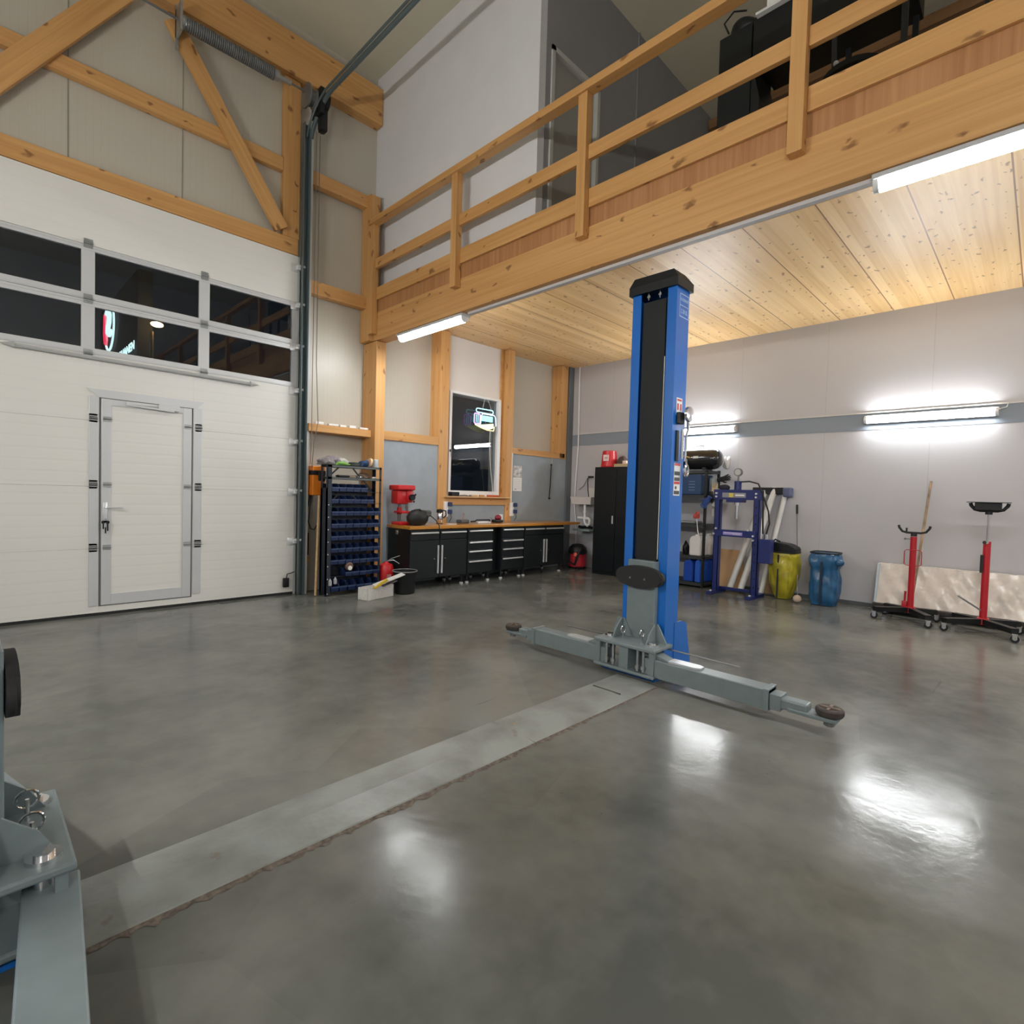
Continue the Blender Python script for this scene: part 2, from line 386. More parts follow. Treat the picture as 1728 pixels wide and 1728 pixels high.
def text(s,size,loc,rot,m,name,parent=None,depth=.0015,align='CENTER',sx=1):
    cu=bpy.data.curves.new('lettering','FONT'); cu.body=s; cu.size=size; cu.extrude=depth; cu.align_x=align; cu.align_y='CENTER'
    tmp=bpy.data.objects.new('tmp_text',cu); COL.objects.link(tmp)
    bpy.context.view_layer.update()
    me=bpy.data.meshes.new_from_object(tmp.evaluated_get(bpy.context.evaluated_depsgraph_get()))
    bpy.data.objects.remove(tmp); bpy.data.curves.remove(cu)
    me.materials.clear(); me.materials.append(m)
    M=Matrix.Translation(loc)@Euler(rot).to_matrix().to_4x4()@Matrix.Diagonal((sx,1,1,1))
    if parent is not None: M=wm(parent).inverted()@M
    me.transform(M)
    o=bpy.data.objects.new(name,me); COL.objects.link(o)
    if parent is not None: o.parent=parent
    return o

# ================================================================== the room
b=MB(); b.box(-10.6,.3,-12.3,.6,-.12,0); struct(b,'floor',FLOOR)
b=MB(); b.box(0,.16,-12,.3,0,7.4); struct(b,'wall_right',WALLB)
b=MB(); b.box(-.006,0,-12,.05,2.39,2.61); struct(b,'trim_1',BANDG)
b=MB(); b.box(-.02,0,-12,-1.0,0,.055,.004); struct(b,'baseboard_right',SKIRT)
b=MB()
for x0,x1,z0,z1 in [(-10.6,-8.79,0,7.4),(-8.79,-5.57,4.37,7.4),(-5.57,-3.05,0,7.4),(-3.05,-1.95,0,1.36),(-3.05,-1.95,3.02,7.4),(-1.95,.0,0,7.4)]:
    b.box(x0,x1,.1,.2,z0,z1)
struct(b,'wall_back',CLAD)
b=MB(); b.box(-10.7,-10.6,-12,.3,0,7.4); struct(b,'wall_left',WALLU)
b=MB(); b.box(-10.7,.2,-12.1,-12,0,7.4); struct(b,'wall_front',WALLU)
b=MB(); b.box(-10.7,.2,-12.1,.3,7.28,7.4); struct(b,'ceiling',CREAMC)
# wide joint lines of the sheet cladding above the garage door
b=MB()
for x in (-7.86,-6.86):
    b.box(x-.004,x+.004,.094,.1,4.4,7.28)
struct(b,'trim_2',mat('joint line',(.25,.24,.20),.7))
# upper room on the gallery
b=MB(); b.box(-4.4,-4.3,-3.06,.1,4.05,7.28); struct(b,'wall_gallery_side',WALLU)
b=MB()
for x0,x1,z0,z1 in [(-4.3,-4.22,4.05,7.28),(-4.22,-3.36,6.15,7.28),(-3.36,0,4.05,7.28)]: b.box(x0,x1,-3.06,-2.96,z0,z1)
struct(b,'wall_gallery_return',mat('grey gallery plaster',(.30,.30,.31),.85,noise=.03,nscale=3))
b=MB(); b.box(-2.575,-2.55,-3.075,-3.06,4.05,7.28); struct(b,'trim_3',mat('grey edge strip',(.27,.27,.28),.8))
d=thing('door_2',None,None); d['kind']='structure'
b=MB(); b.box(-4.22,-4.17,-3.08,-2.96,4.05,6.15); b.box(-3.41,-3.36,-3.08,-2.96,4.05,6.15); b.box(-4.22,-3.36,-3.08,-2.96,6.10,6.15); b.build('door_frame',mat('pale grey door frame',(.55,.55,.53),.5),d)
b=MB(); b.box(-4.17,-3.41,-3.02,-2.98,4.05,6.10); b.build('door_leaf',mat('grey door leaf',(.36,.355,.33),.5),d)

# gallery slab: seen from below as the board ceiling
b=MB(); b.box(-4.40,0,-12,.1,3.95,4.05); struct(b,'ceiling_gallery',CEILW)
# grey boards between the posts, white board over the window
def board(x0,x1,y0,y1,z0,z1,n,m): 
    b=MB(); b.box(x0,x1,y0,y1,z0,z1); struct(b,n,m)
board(-4.38,-3.34,-.13,-.11,0,2.13,'trim_5',GREYP)
board(-1.70,-.15,-.13,-.11,0,2.13,'trim_6',GREYP)
board(-3.17,-1.83,-.13,-.11,0,1.22,'trim_7',GREYP)
b=MB(); b.box(-3.155,-1.85,.0,.095,3.055,3.945); struct(b,'trim_8',CREAMP)
# grey steel column in the corner
b=MB(); b.box(-.15,-.0,-.17,.09,0,3.95,.004); solo(b,'steel_column',mat('grey steel column',(.13,.145,.155),.45),'grey steel column filling the corner behind the white wall pipe','column',origin=(-.07,-.05,0))

# ---------------------------------------------------------------- timber frame
Y0=-.15
timber('timber_post',(-4.475,-.075,0),(-4.475,-.075,3.475),.35,.15,upv=(1,0,0),label='thick spruce post under the left end of the gallery beam, beside the bin rack')
timber('timber_post',(-4.545,-.03,3.485),(-4.545,-.03,5.5),.24,.15,upv=(1,0,0),label='spruce upright behind the first railing post, above the gallery beam')
timber('timber_post',(-3.255,-.025,.9),(-3.255,-.025,3.94),.25,.185,upv=(1,0,0),label='spruce post on the left side of the window')
timber('timber_post',(-1.765,-.025,.9),(-1.765,-.025,3.94),.25,.15,upv=(1,0,0),label='spruce post on the right side of the window')
timber('timber_post',(-.27,-.025,2.13),(-.27,-.025,3.94),.25,.20,upv=(1,0,0),label='short spruce post next to the grey steel corner column')
timber('timber_rail',(-4.37,-.06,2.19),(-3.35,-.06,2.19),.18,.13,label='spruce rail above the grey board behind the drill press')
timber('timber_rail',(-1.69,-.06,2.17),(-.17,-.06,2.17),.18,.11,label='spruce rail above the grey board to the right of the window')
timber('timber_rail',(-3.17,-.03,1.25),(-1.83,-.03,1.25),.24,.12,label='spruce rail under the window sill')
timber('window_sill_board',(-3.22,-.08,1.32),(-1.78,-.08,1.32),.28,.022,m=LIGHTW,label='thin pale wooden sill board under the white window',cat='sill')
timber('timber_rail',(-5.46,-.03,2.185),(-4.54,-.03,2.185),.24,.10,label='spruce shelf rail above the bin rack, holding small white fittings')
timber('timber_rail',(-5.44,.0,4.02),(-4.55,.0,4.02),.12,.17,label='spruce rail beside the door track at gallery height')
timber('timber_rail',(-5.44,.0,5.42),(-4.55,.0,5.42),.12,.17,label='upper spruce rail between the door track and the white gallery wall')
timber('timber_lintel',(-8.9,.05,4.475),(-5.57,.05,4.475),.10,.20,label='long spruce lintel directly above the white sectional door')
timber('timber_rail',(-10.5,.05,5.455),(-5.77,.05,5.455),.08,.165,label='long spruce mid rail crossing behind the two diagonal braces')
timber('timber_post',(-5.66,.05,4.58),(-5.66,.05,6.55),.085,.21,upv=(1,0,0),label='spruce upright above the right end of the door lintel, beside the dark track')
timber('timber_brace',(-7.0,-.028,6.41),(-5.80,-.028,4.62),.065,.17,label='diagonal spruce brace falling to the right above the door')
timber('timber_brace',(-8.62,-.028,4.68),(-7.43,-.028,6.44),.065,.20,label='diagonal spruce brace falling to the left in the upper left corner')
timber('timber_purlin',(-10.5,.02,6.81),(-4.41,.02,6.81),.16,.50,label='massive spruce purlin below the cream roof, ending at the white gallery wall')

# ---------------------------------------------------------------- gallery beam and railing
b=MB(); b.box(-4.55,-4.37,-12,-.15,3.485,3.87,.006); solo(b,'gallery_beam',WOODB,'long knotty spruce beam carrying the front edge of the gallery','beam')
b=MB(); b.box(-4.54,-4.41,-12,-.15,3.872,4.06); solo(b,'gallery_slab_edge',ENDG,'reddish brown cut edge of the gallery floor slab above the beam','slab edge')
rail=thing('gallery_railing','spruce plank railing along the open edge of the gallery','railing',(-4.6,-6,4.04))
PY=[-.2,-2.0,-3.83,-5.66,-7.49,-9.32,-11.2]
for i,y in enumerate(PY):
    timber('post',(-4.595,y,3.76 if i else 3.56),(-4.595,y,5.05),.10,.085,upv=(1,0,0),parent=rail)
timber('top_rail',(-4.60,-12,5.09),(-4.60,-.14,5.09),.11,.075,parent=rail)
for a,c in zip(PY,PY[1:]):
    timber('mid_rail',(-4.575,c+.052,4.52),(-4.575,a-.052,4.52),.045,.13,parent=rail)
    timber('toe_board',(-4.557,c+.052,4.118),(-4.557,a-.052,4.118),.03,.17,parent=rail)
# conduit under the beam
b=MB(); b.box(-4.49,-4.44,-11,-2.12,3.455,3.484,.004); solo(b,'cable_duct',mat('grey cable duct',(.62,.60,.60),.5),'thin grey cable duct along the underside of the gallery beam','cable duct')

# ================================================================== lamps
def tube_lamp(label,x,y,z,ln,facing='down',lit=TUBE,group=None):
    """vapour tight tube lamp lying along y"""
    t=thing('tube_lamp',label,'lamp',(x,y,z),0,group)
    b=MB()
    if facing=='down': b.box(-.068,.068,-ln/2,ln/2,0,.035,.008)
    else: b.box(-.02,.035,-ln/2,ln/2,-.05,.062,.008)
    b.build('lamp_housing',mat('lamp housing grey',(.55,.55,.56),.4),t,local=True)
    b=MB(); n=9; h=ln/2-.035
    pr=[(.052*math.cos(math.pi*i/(n-1)),-.062*math.sin(math.pi*i/(n-1))) for i in range(n)]
    if facing=='down': b.prism(pr,-h,h,'Y')
    else: b.prism([(v*.75-.02,u*.82) for u,v in pr],-h,h,'Y')
    b.build('diffuser',lit,t,30,local=True)
    for s in(-1,1):
        b=MB()
        a0,a1=(s*h,s*(h+.03))
        if facing=='down': b.prism(pr,min(a0,a1),max(a0,a1),'Y')
        else: b.prism([(v*.75-.02,u*.82) for u,v in pr],min(a0,a1),max(a0,a1),'Y')
        b.build('end_cap',mat('lamp end cap',(.8,.8,.8),.3),t,30,local=True)
    return t
tube_lamp('lit tube lamp under the left end of the gallery beam, above the bench',-4.47,-1.39,3.448,1.36)
tube_lamp('lit tube lamp under the gallery beam at the right picture edge',-4.47,-6.83,3.448,1.46)
tube_lamp('longer lit tube lamp on the grey band of the right wall, above the transmission jacks',-.036,-5.875,2.52,1.36,'side')
tube_lamp('lit tube lamp on the right wall, half hidden behind the blue lift post',-.036,-2.80,2.52,1.36,'side')
# unseen fill lamps added under the gallery, then hall lamps beside and behind the viewer
tube_lamp('added unseen fill tube lamp under the gallery beam, outside the picture beyond its right edge',-4.47,-9.8,3.448,1.46)
tube_lamp('added unseen fill tube lamp on the right wall, outside the picture beyond its right edge',-.036,-9.2,2.52,1.36,'side')
for x,y,z in [(-10.55,-3.6,3.0),(-10.55,-8.2,3.0)]:
    t=tube_lamp('lit tube lamp on the wall behind the viewer',x,y,z,1.5,'side',TUBEH,'lamps behind the viewer'); t.rotation_euler=(0,0,math.pi)

# ================================================================== sectional garage door
D=thing('door_1',None,None,(-7.18,0,0)); D['kind']='structure'
DX0,DX1=-8.79,-5.575
LX0,LX1=-7.615,-6.755      # wicket door opening
def panel(z0,z1,hole):
    b=MB()
    if hole:
        b.box(DX0,LX0,0,.05,z0,z1-.0015,.002); b.box(LX1,DX1,0,.05,z0,z1-.0015,.002)
        if z1>2.28: b.box(LX0,LX1,0,.05,2.27,z1-.0015)
        if z0<.09: b.box(LX0,LX1,0,.05,z0,.095)
    else: b.box(DX0,DX1,0,.05,z0,z1-.0015,.002)
    b.build('door_panel',DOORW,D)
panel(.03,.70,1); panel(.70,1.345,1); panel(1.345,2.02,1); panel(2.02,2.69,1); panel(3.78,4.368,0)
b=MB(); b.box(DX0,DX1,.0,.05,0,.03); b.build('bottom_seal',RUBBER,D)
# dark gap above
for z0,z1 in ((2.69,3.235),(3.235,3.78)):
    b=MB()
    g0,g1=(2.752,3.17) if z0<3 else (3.30,3.722)
    b.box(DX0,DX1,0,.045,z0,g0,.003); b.box(DX0,DX1,0,.045,g1,z1-.003,.003)
    b.box(DX0,DX1,-.006,.0,z0+.012,z0+.02); b.box(DX0,DX1,-.006,.0,z1-.03,z1-.022)
    for xa,xb in ((DX0,-8.74),(-7.765,-7.655),(-6.705,-6.595),(-5.635,DX1)): b.box(xa,xb,0,.045,g0,g1)
    b.build('window_frame',ALU,D)
    for xa,xb in ((-8.74,-7.765),(-7.655,-6.705),(-6.595,-5.635)):
        b=MB(); b.box(xa,xb,.018,.026,g0,g1); b.build('window_pane',PANE,D)
b=MB(); b.box(DX1,-5.545,-.005,.03,.0,4.36); b.build('edge_profile',ALU,D)
# reinforcing bar with pointed ends
b=MB(); b.tube([(-8.36,-.035,2.655),(-8.26,-.035,2.655)],[.004,.03],8); b.tube([(-8.26,-.03,2.655),(-6.15,-.03,2.640)],.020,8); b.tube([(-6.15,-.035,2.64),(-6.05,-.035,2.64)],[.03,.004],8)
b.build('stiffener_bar',mat('dull aluminium tube',(.50,.51,.50),.4,.1),D,30)
def hinge(x,z,w=.075,parent=D):
    b=MB(); b.box(x-w/2,x+w/2,-.008,.0,z-.045,z+.045,.002); b.box(x-w/2,x+w/2,-.014,-.008,z+.014,z+.026); b.box(x-w/2,x+w/2,-.014,-.008,z-.026,z-.014)
    b.cyl((x-w/2,-.016,z),(x+w/2,-.016,z),.009,seg=8); b.build('hinge',ALUD,parent)
for z in (3.79,3.24,2.69):
    hinge(-7.71,z); hinge(-6.65,z)
for z in (4.21,3.73,3.20,2.64,1.98,1.335,.69):
    b=MB(); b.box(-5.66,-5.56,-.012,0,z-.05,z+.05,.002); b.box(-5.60,-5.50,-.06,-.012,z-.025,z+.025,.003)
    b.cyl((-5.59,-.04,z+.02),(-5.50,-.06,z+.02),.024,seg=14); b.build('roller_hinge',SILV,D,30)
# frame of the wicket door
b=MB()
b.box(-7.70,LX0-.004,-.008,0,.10,2.27,.002); b.box(LX1+.004,-6.665,-.008,0,.13,2.27,.002)
b.prism([(-7.72,2.345),(-6.64,2.345),(-6.72,2.262),(-7.62,2.262)],-.012,0,'Y')
b.build('door_surround',ALU,D)
W=bpy.data.objects.new('wicket_door',None); COL.objects.link(W); W.parent=D; W['label']='narrow white pass door set into the sectional door'
b=MB(); b.box(-7.60,-6.77,.0,.045,.105,2.255); b.build('leaf_panel',DOORW,W)
b=MB()
b.box(-7.60,-7.515,-.01,0,.105,2.255,.003); b.box(-6.855,-6.77,-.01,0,.105,2.255,.003); b.box(-7.515,-6.855,-.009,0,.105,.22,.003); b.box(-7.515,-6.855,-.009,0,2.19,2.255,.003)
b.build('leaf_frame',ALU,W)
b=MB(); b.box(-7.612,-7.603,-.004,.02,.10,2.262); b.box(-6.767,-6.758,-.004,.02,.10,2.262); b.box(-7.61,-6.76,-.004,.02,.095,.104); b.box(-7.61,-6.76,-.004,.02,2.256,2.264)
b.build('leaf_seal',mat('dark seal',(.16,.16,.16),.6),W)
for z in (2.045,1.365,.71):
    for x in (-7.665,-7.55,-6.81,-6.70): hinge(x,z,.07)
b=MB(); b.box(-7.585,-7.545,-.018,-.008,.96,1.18,.003); b.cyl((-7.565,-.018,1.13),(-7.565,-.06,1.13),.011,seg=12); b.tube([(-7.565,-.055,1.13),(-7.55,-.062,1.13),(-7.42,-.06,1.128)],.010,10); b.cyl((-7.565,-.018,1.02),(-7.565,-.028,1.02),.012,seg=12)
b.build('door_handle',SILV,W,30)
b=MB(); b.box(-7.10,-6.90,-.05,-.01,2.20,2.265,.004); b.build('door_closer',ALU,W)
b=MB(); b.bar((-7.39,-.035,2.215),(-6.95,-.045,2.195),.015,.018); b.bar((-7.39,-.02,2.235),(-7.10,-.02,2.235),.015,.02); b.build('closer_arm',ALU,W)
b=MB(); b.cyl((-7.565,-.028,1.02),(-7.565,-.05,1.02),.006,seg=8); b.tube([(-7.565,-.045,1.02),(-7.575,-.05,1.0),(-7.57,-.05,.98),(-7.56,-.05,.995),(-7.565,-.045,1.02)],.003,6)
ks=[b]
solo(b,'key_ring',CHROME,'small key ring hanging in the lock of the white pass door','keys')
kr=bpy.data.objects['key_ring']
for i,(dx,l,m_) in enumerate(((-.018,.07,BLACK),(.0,.115,BLACK),(.018,.09,BLACK),(-.002,.05,CHROME))):
    b=MB(); x=-7.568+dx; b.cyl((x,-.05,.975),(x,-.056,.975),.017,seg=12); b.box(x-.006,x+.006,-.056-.002*i,-.05-.002*i,.975-l,.965); b.build('key',m_,kr)
b=MB(); b.box(-5.71,-5.64,-.05,-.001,.10,.22,.008); b.tube([(-5.67,-.03,.22),(-5.66,-.03,.27),(-5.62,-.05,.28),(-5.58,-.06,.30)],.006,6); b.build('sensor_box',BLACK,D,30)
# light grey wall strip right of the track
b=MB(); b.box(-5.475,-5.44,-.12,.1,0,5.9,.003); struct(b,'trim_9',mat('light frame strip',(.55,.55,.52),.4))

# ---- track, shaft, spring, chain
T=thing('door_track','dark green grey steel track rising beside the door and bending out under the roof','track',(-5.53,-.1,0))
b=MB()
for x0,x1,y0,y1 in ((-5.56,-5.49,-.075,-.068),(-5.56,-5.553,-.13,-.068),(-5.497,-5.49,-.13,-.068)): b.box(x0,x1,y0,y1,0,6.02)
b.box(-5.49,-5.478,-.14,-.02,0,5.9)
b.build('upright_rail',STEELG,T)
pts=[(-5.47,-.11,5.85)]
for i in range(9):
    a=i/8*math.pi/2; pts.append((-5.47+.07*math.sin(a),-.11-.42*(1-math.cos(a)),5.87+.44*math.sin(a)))
pts+=[(-5.40,-1.2,6.31),(-5.40,-3.2,6.31),(-5.40,-5.2,6.31)]
b=MB(); b.tube(pts,.028,8); b.build('curved_rail',STEELG,T,50)
pts2=[(p[0]-.055,p[1],p[2]-.0) for p in pts]; b=MB(); b.tube(pts2,.014,6); b.build('rail_lip',STEELG,T,50)
S=thing('spring_shaft','dark torsion spring shaft slung under the roof purlin above the door','spring shaft',(-6.4,-.2,6.33))
b=MB(); b.cyl((-10.4,-.2,6.33),(-5.42,-.2,6.33),.013,seg=10); b.build('shaft',DKSTEEL,S,30)
b=MB(); h=[]
for i in range(0,46*10):
    a=i*2*math.pi/10; h.append((-6.93+i*.95/460,-.2+.062*math.cos(a),6.33+.062*math.sin(a)))
b.tube(h,.012,5); b.build('torsion_spring',DKSTEEL,S,60)
b=MB(); b.box(-6.98,-6.955,-.27,-.06,6.20,6.50,.004); b.box(-6.98,-6.955,-.10,-.06,6.1,6.56); b.cyl((-6.955,-.2,6.33),(-6.90,-.2,6.33),.065,seg=16); b.build('spring_bracket',ALUD,S,30)
b=MB(); b.cyl((-5.99,-.2,6.33),(-5.93,-.2,6.33),.06,seg=16); b.cyl((-5.93,-.2,6.33),(-5.78,-.2,6.33),.03,seg=12); b.build('winding_cone',ALUD,S,30)
b=MB(); b.lathe([(.05,0),(.145,.01),(.145,.03),(.11,.05),(.095,.10),(.12,.12),(.05,.125)],(-5.60,-.2,6.29),'X',24); b.build('cable_drum',DKSTEEL,S,30)
b=MB(); b.box(-5.46,-5.40,-.33,-.08,6.10,6.42,.01); b.cyl((-5.43,-.22,6.30),(-5.33,-.22,6.30),.12,seg=20); b.box(-5.42,-5.33,-.28,-.16,5.93,6.22,.02); b.build('chain_gear',BLACK,S,30)
b=MB(); hp=[(-5.405+.035*math.cos(a),-.22,5.93+.05*math.sin(a)) for a in [math.pi*k/6 for k in range(6,13)]]; b.tube(hp,.006,6); b.build('chain_guide',CHROME,S,30)
H=thing('hand_chain','loop of thin hoist chain hanging from the gear beside the door track','chain',(-5.40,-.2,3))
b=MB(); b.tube([(-5.44,-.2,5.92),(-5.445,-.2,2.0),(-5.44,-.17,1.7)],.005,5); b.build('chain_strand',mat('dull chain steel',(.22,.2,.17),.5,.5),H)
b=MB(); b.tube([(-5.395,-.2,5.92),(-5.395,-.2,3.0),(-5.36,-.2,2.25),(-5.40,-.18,1.98),(-5.42,-.17,1.66)],.006,5); b.build('chain_strand',mat('dull chain steel',(.22,.2,.17),.5,.5),H)

# ================================================================== things outside in the night
S=thing('shop_sign','lit wall sign outside in the night seen through the middle door window','sign',(-4.9,14,0))
ringw=emis('sign white light',(.70,1,.97),1.1)
b=MB(); b.box(-4.98,-4.6,12.4,18.5,0,7.75); b.build('dark_facade',mat('night facade',(.02,.022,.025),.9),S)
def ringpts(c,ry,rz,n=40): return [(c[0],c[1]+ry*math.cos(2*math.pi*k/n),c[2]+rz*math.sin(2*math.pi*k/n)) for k in range(n)]
b=MB(); b.tube(ringpts((-5.07,16.25,6.78),.80,.80),.035,6,closed=True); b.build('sign_ring',ringw,S)
b=MB(); b.prism([(16.80,7.25),(16.66,7.28),(16.42,6.9),(16.38,6.6),(16.28,6.3),(16.40,6.15),(16.72,6.25),(16.86,6.6)],-5.16,-5.10,'X'); b.build('sign_red_mark',emis('sign red light',(1,.03,.10),.9),S)
b=MB(); b.tube([(-5.12,16.40,7.22),(-5.12,16.12,7.32),(-5.12,15.92,7.1),(-5.12,15.98,6.88),(-5.12,16.18,6.72),(-5.12,16.2,6.52),(-5.12,15.95,6.42),(-5.12,15.72,6.55)],.07,6); b.build('sign_white_mark',ringw,S,60)
text('CHANEN',.36,(-5.12,13.15,5.42),(R(90),0,R(-90)),ringw,'sign_lettering',S,.01,sx=1.5)
L_=thing('street_lamp','glowing orange street lamp on a pole outside, seen through the door window','street lamp',(-4.62,12,0))
b=MB(); b.tube([(-4.72,12,0),(-4.70,12,5.9)],.05,8); b.build('pole',mat('lamp pole',(.35,.28,.18),.6),L_)
b=MB(); b.sph((-4.58,11.95,6.12),.11,(1.5,1,.7)); b.build('lamp_head',emis('street lamp glow',(1,.62,.25),30),L_,True)

# ================================================================== two post lift
def lift(X0,s,label,zo=0.0,pe=.29,bt=.10,ang=(0,0),plain=False,cf=.05):
    """X0 = face of the column towards the middle, s = direction towards the middle (+1/-1)"""
    YC=-4.705
    root=thing('lift_post',label,'car lift',(X0,YC,0))
    f=lambda v:(X0+s*v.x,YC+v.y,v.z)
    AR=[0]
    def P(b,n,m,par=root,sm=False):
        if AR[0]:
            a,py=AR[0]; b.bm.transform(Matrix.Translation((.17,py,0))@Matrix.Rotation(a,4,'Z')@Matrix.Translation((-.17,-py,0)))
        return b.xf(f).build(n,m,par,sm)
    # C shaped column
    b=MB()
    t=.008
    prof=[(0,-.195),(-.2,-.195),(-.2,.195),(0,.195),(0,.118),(-.008,.118),(-.008,.187),(-.192,.187),(-.192,-.187),(-.008,-.187),(-.008,-.118),(0,-.118)]
    b.prism(prof,.02,3.05,'Z'); P(b,'column',BLUE)
    b=MB(); b.box(-.19,-.03,-.12,.12,.9,2.96); P(b,'column_gap_shade',mat('dark blue shade',(.004,.02,.07),.4))  # box filling the column opening, its dark blue standing for shade inside
    b=MB(); b.box(-.028,-.016,-.095,.1,.885,2.955,.002); P(b,'cover_strip',CURT)
    b=MB(); b.box(-.018,-.012,-.103,-.098,.9,2.5); P(b,'cover_edge_line',WHITEP)  # thin white line down one edge of the cover strip
    b=MB()
    zc=3.05; A=[(-.225,-.215),(.03,-.215),(.03,.215),(-.225,.215)]
    lo=[b.bm.verts.new((x,y,zc-.03)) for x,y in A]; mi=[b.bm.verts.new((x,y,zc+.035)) for x,y in A]; hi=[b.bm.verts.new((x*.72,y*.80,zc+.10)) for x,y in A]
    b.bm.faces.new(lo)
    for a,c in ((lo,mi),(mi,hi)):
        for i in range(4): b.bm.faces.new((a[i],a[(i+1)%4],c[(i+1)%4],c[i]))
    b.bm.faces.new(hi); P(b,'column_cap',BLACK)
    for y in (-.05,.05):
        b=MB(); b.cyl((-.01,y,2.99),(.004,y,2.99),.014,seg=10); b.cyl((.004,y,3.02),(.004,y,2.96),.005,seg=6); P(b,'cap_bolt',CHROME,sm=30)
    # base plate and rear stiffeners
    b=MB(); b.box(-.30,.21,-.24,.24,0,.018,.003); P(b,'base_plate',BLUE)
    for y in (-.2,.19):
        b=MB(); b.prism([(-.0-.15,.02),(-.44,.02),(-.35,.36),(-.27,.39),(-.15,.39)],y,y+.012,'Y'); P(b,'stiffener',BLUE)
    # carriage
    b=MB(); b.box(-.02,cf,-.125,.125,.2,.885+zo,.006); P(b,'carriage',LGREY)
    b=MB(); b.box(-.02,cf+.002,-.128,-.10,.2,.885+zo,.004); P(b,'carriage_edge',LGREY)
    b=MB(); b.box(.0,pe,-.27,.27,.232,.26,.008); P(b,'upper_plate',LGREY)
    b=MB(); b.box(.0,pe,-.27,.27,.04,.065,.008); P(b,'lower_plate',LGREY)
    b=MB(); b.box(.05,pe-.02,-.04,.04,.065,.233); P(b,'plate_block',LGREY)
    for y in (-.24,.24):
        b=MB(); b.box(pe-.05,pe-.02,y-.02,y+.02,.065,.233); P(b,'plate_web',LGREY)
    for y in (-.15,.15):
        b=MB(); b.prism([(.04,.26),(.20,.26),(.16,.33),(.08,.40),(.04,.40)],y-.006,y+.006,'Y'); P(b,'gusset',LGREY)
        b=MB(); b.prism([(y-.10,.26),(y+.10,.26),(y+.05,.40),(y-.02,.40)],.05,.062,'X'); P(b,'gusset',LGREY)
    for y in (-.19,.19):
        b=MB(); b.cyl((.17,y,.03),(.17,y,.285),.028,seg=16); b.cyl((.17,y,.26),(.17,y,.272),.045,seg=18); P(b,'arm_pivot',CHROME,sm=30)
        b=MB(); b.tube([(.15+.03*math.cos(a),y*.45+.0,.33+.03*math.sin(a)) for a in [2*math.pi*k/12 for k in range(12)]],.005,6,closed=True); b.cyl((.15,y*.45,.26),(.15,y*.45,.33),.006,seg=8); P(b,'latch_ring',CHROME,sm=30)
    for y in (-.17,-.12,.10,.16):
        b=MB(); b.cyl((pe-.03,y,.07),(pe-.03,y,.23),.011,seg=10); b.cyl((pe-.03,y,.09),(pe-.03,y,.115),.02,seg=10); P(b,'latch_pin',ALUD,sm=30)
    # oval door bumper
    b=MB(); n=40; pr=[(.215*math.cos(2*math.pi*k/n),.758+zo+.088*math.copysign(abs(math.sin(2*math.pi*k/n))**.85,math.sin(2*math.pi*k/n))) for k in range(n)]
    b.prism(pr,cf+.005,bt,'X'); bmesh.ops.bevel(b.bm,geom=[e for e in b.bm.edges if abs(e.verts[0].co.x-bt)<1e-5 and abs(e.verts[1].co.x-bt)<1e-5],offset=.012,segments=3,affect='EDGES')
    bp=P(b,'door_bumper',RUBBER,sm=40)
    for y in (-.06,.07):
        b=MB(); b.cyl((bt-.002,y,.745),(bt+.004,y,.745),.009,seg=10); P(b,'bumper_screw',DKSTEEL,bp,30)
    # swing arms
    for sg,L1,L2,dx in ((-1,.90,1.40,.02),(1,.80,1.27,.02)):
        AR[0]=(ang[0 if sg<0 else 1],sg*.19) if ang[0 if sg<0 else 1] else 0
        b=MB(); y0,y1=sg*.17,sg*(.17+L1)
        b.box(.12,.255,min(y0,y1),max(y0,y1),.05,.182,.006)
        b.box(.11,.265,min(y1,y1-sg*.035),max(y1,y1-sg*.035),.045,.188,.004)
        arm=P(b,'swing_arm',LGREY)
        b=MB(); b.box(.14,.235,min(y1,sg*(L2-.11)),max(y1,sg*(L2-.11)),.075,.145,.012); b.box(.13,.245,min(y1,y1+sg*.07),max(y1,y1+sg*.07),.06,.16,.004); P(b,'arm_extension',LGREY,arm)
        # tongue with cut out, then pad
        b=MB(); a,c=sg*(L2-.22),sg*(L2+.05); b.box(.13,.245,min(a,c),max(a,c),.075,.10,.006); P(b,'arm_tongue',LGREY,arm)
        if plain:
            yc=sg*L2
            b=MB(); b.lathe([(.045,.10),(.070,.107),(.077,.12),(.077,.142),(.068,.15),(.02,.148)],(.185,yc,0),'Z',28); P(b,'lifting_pad',PADR,arm,30)
            continue
        # gusset bracket on top of the arm
        b=MB(); b.prism([(.10,sg*.16),(.22,sg*.16),(.235,sg*.36),(.14,sg*.36)],.184,.235,'Z'); 
        for v in b.bm.verts:
            if v.co.z>.2 and abs(v.co.y)>.3: v.co.z=.19
        P(b,'arm_bracket',LGREY,arm)
        b=MB(); b.prism([(.14,sg*.36),(.235,sg*.36),(.235,sg*.56),(.215,sg*.60),(.16,sg*.60),(.14,sg*.56)],.183,.196,'Z'); P(b,'arm_top_plate',mat('pale worn steel',(.5,.53,.54),.35,.3),arm)
        b=MB(); b.tube([(.02,sg*.16,.22),(-.02,sg*.78,.20)],.006,6); P(b,'arm_rod',DKSTEEL,arm)
        yc=sg*(L2+.0)
        b=MB(); b.cyl((.185,yc,.045),(.185,yc,.13),.032,seg=12); b.cyl((.185,yc,.02+.02),(.185,yc,.06),.024,seg=8); P(b,'pad_screw',DKSTEEL,arm,30)
        b=MB(); b.lathe([(.045,.10),(.070,.107),(.077,.12),(.077,.142),(.068,.15),(.02,.148)],(.185,yc,0),'Z',28)
        pd=P(b,'lifting_pad',PADR,arm,30)
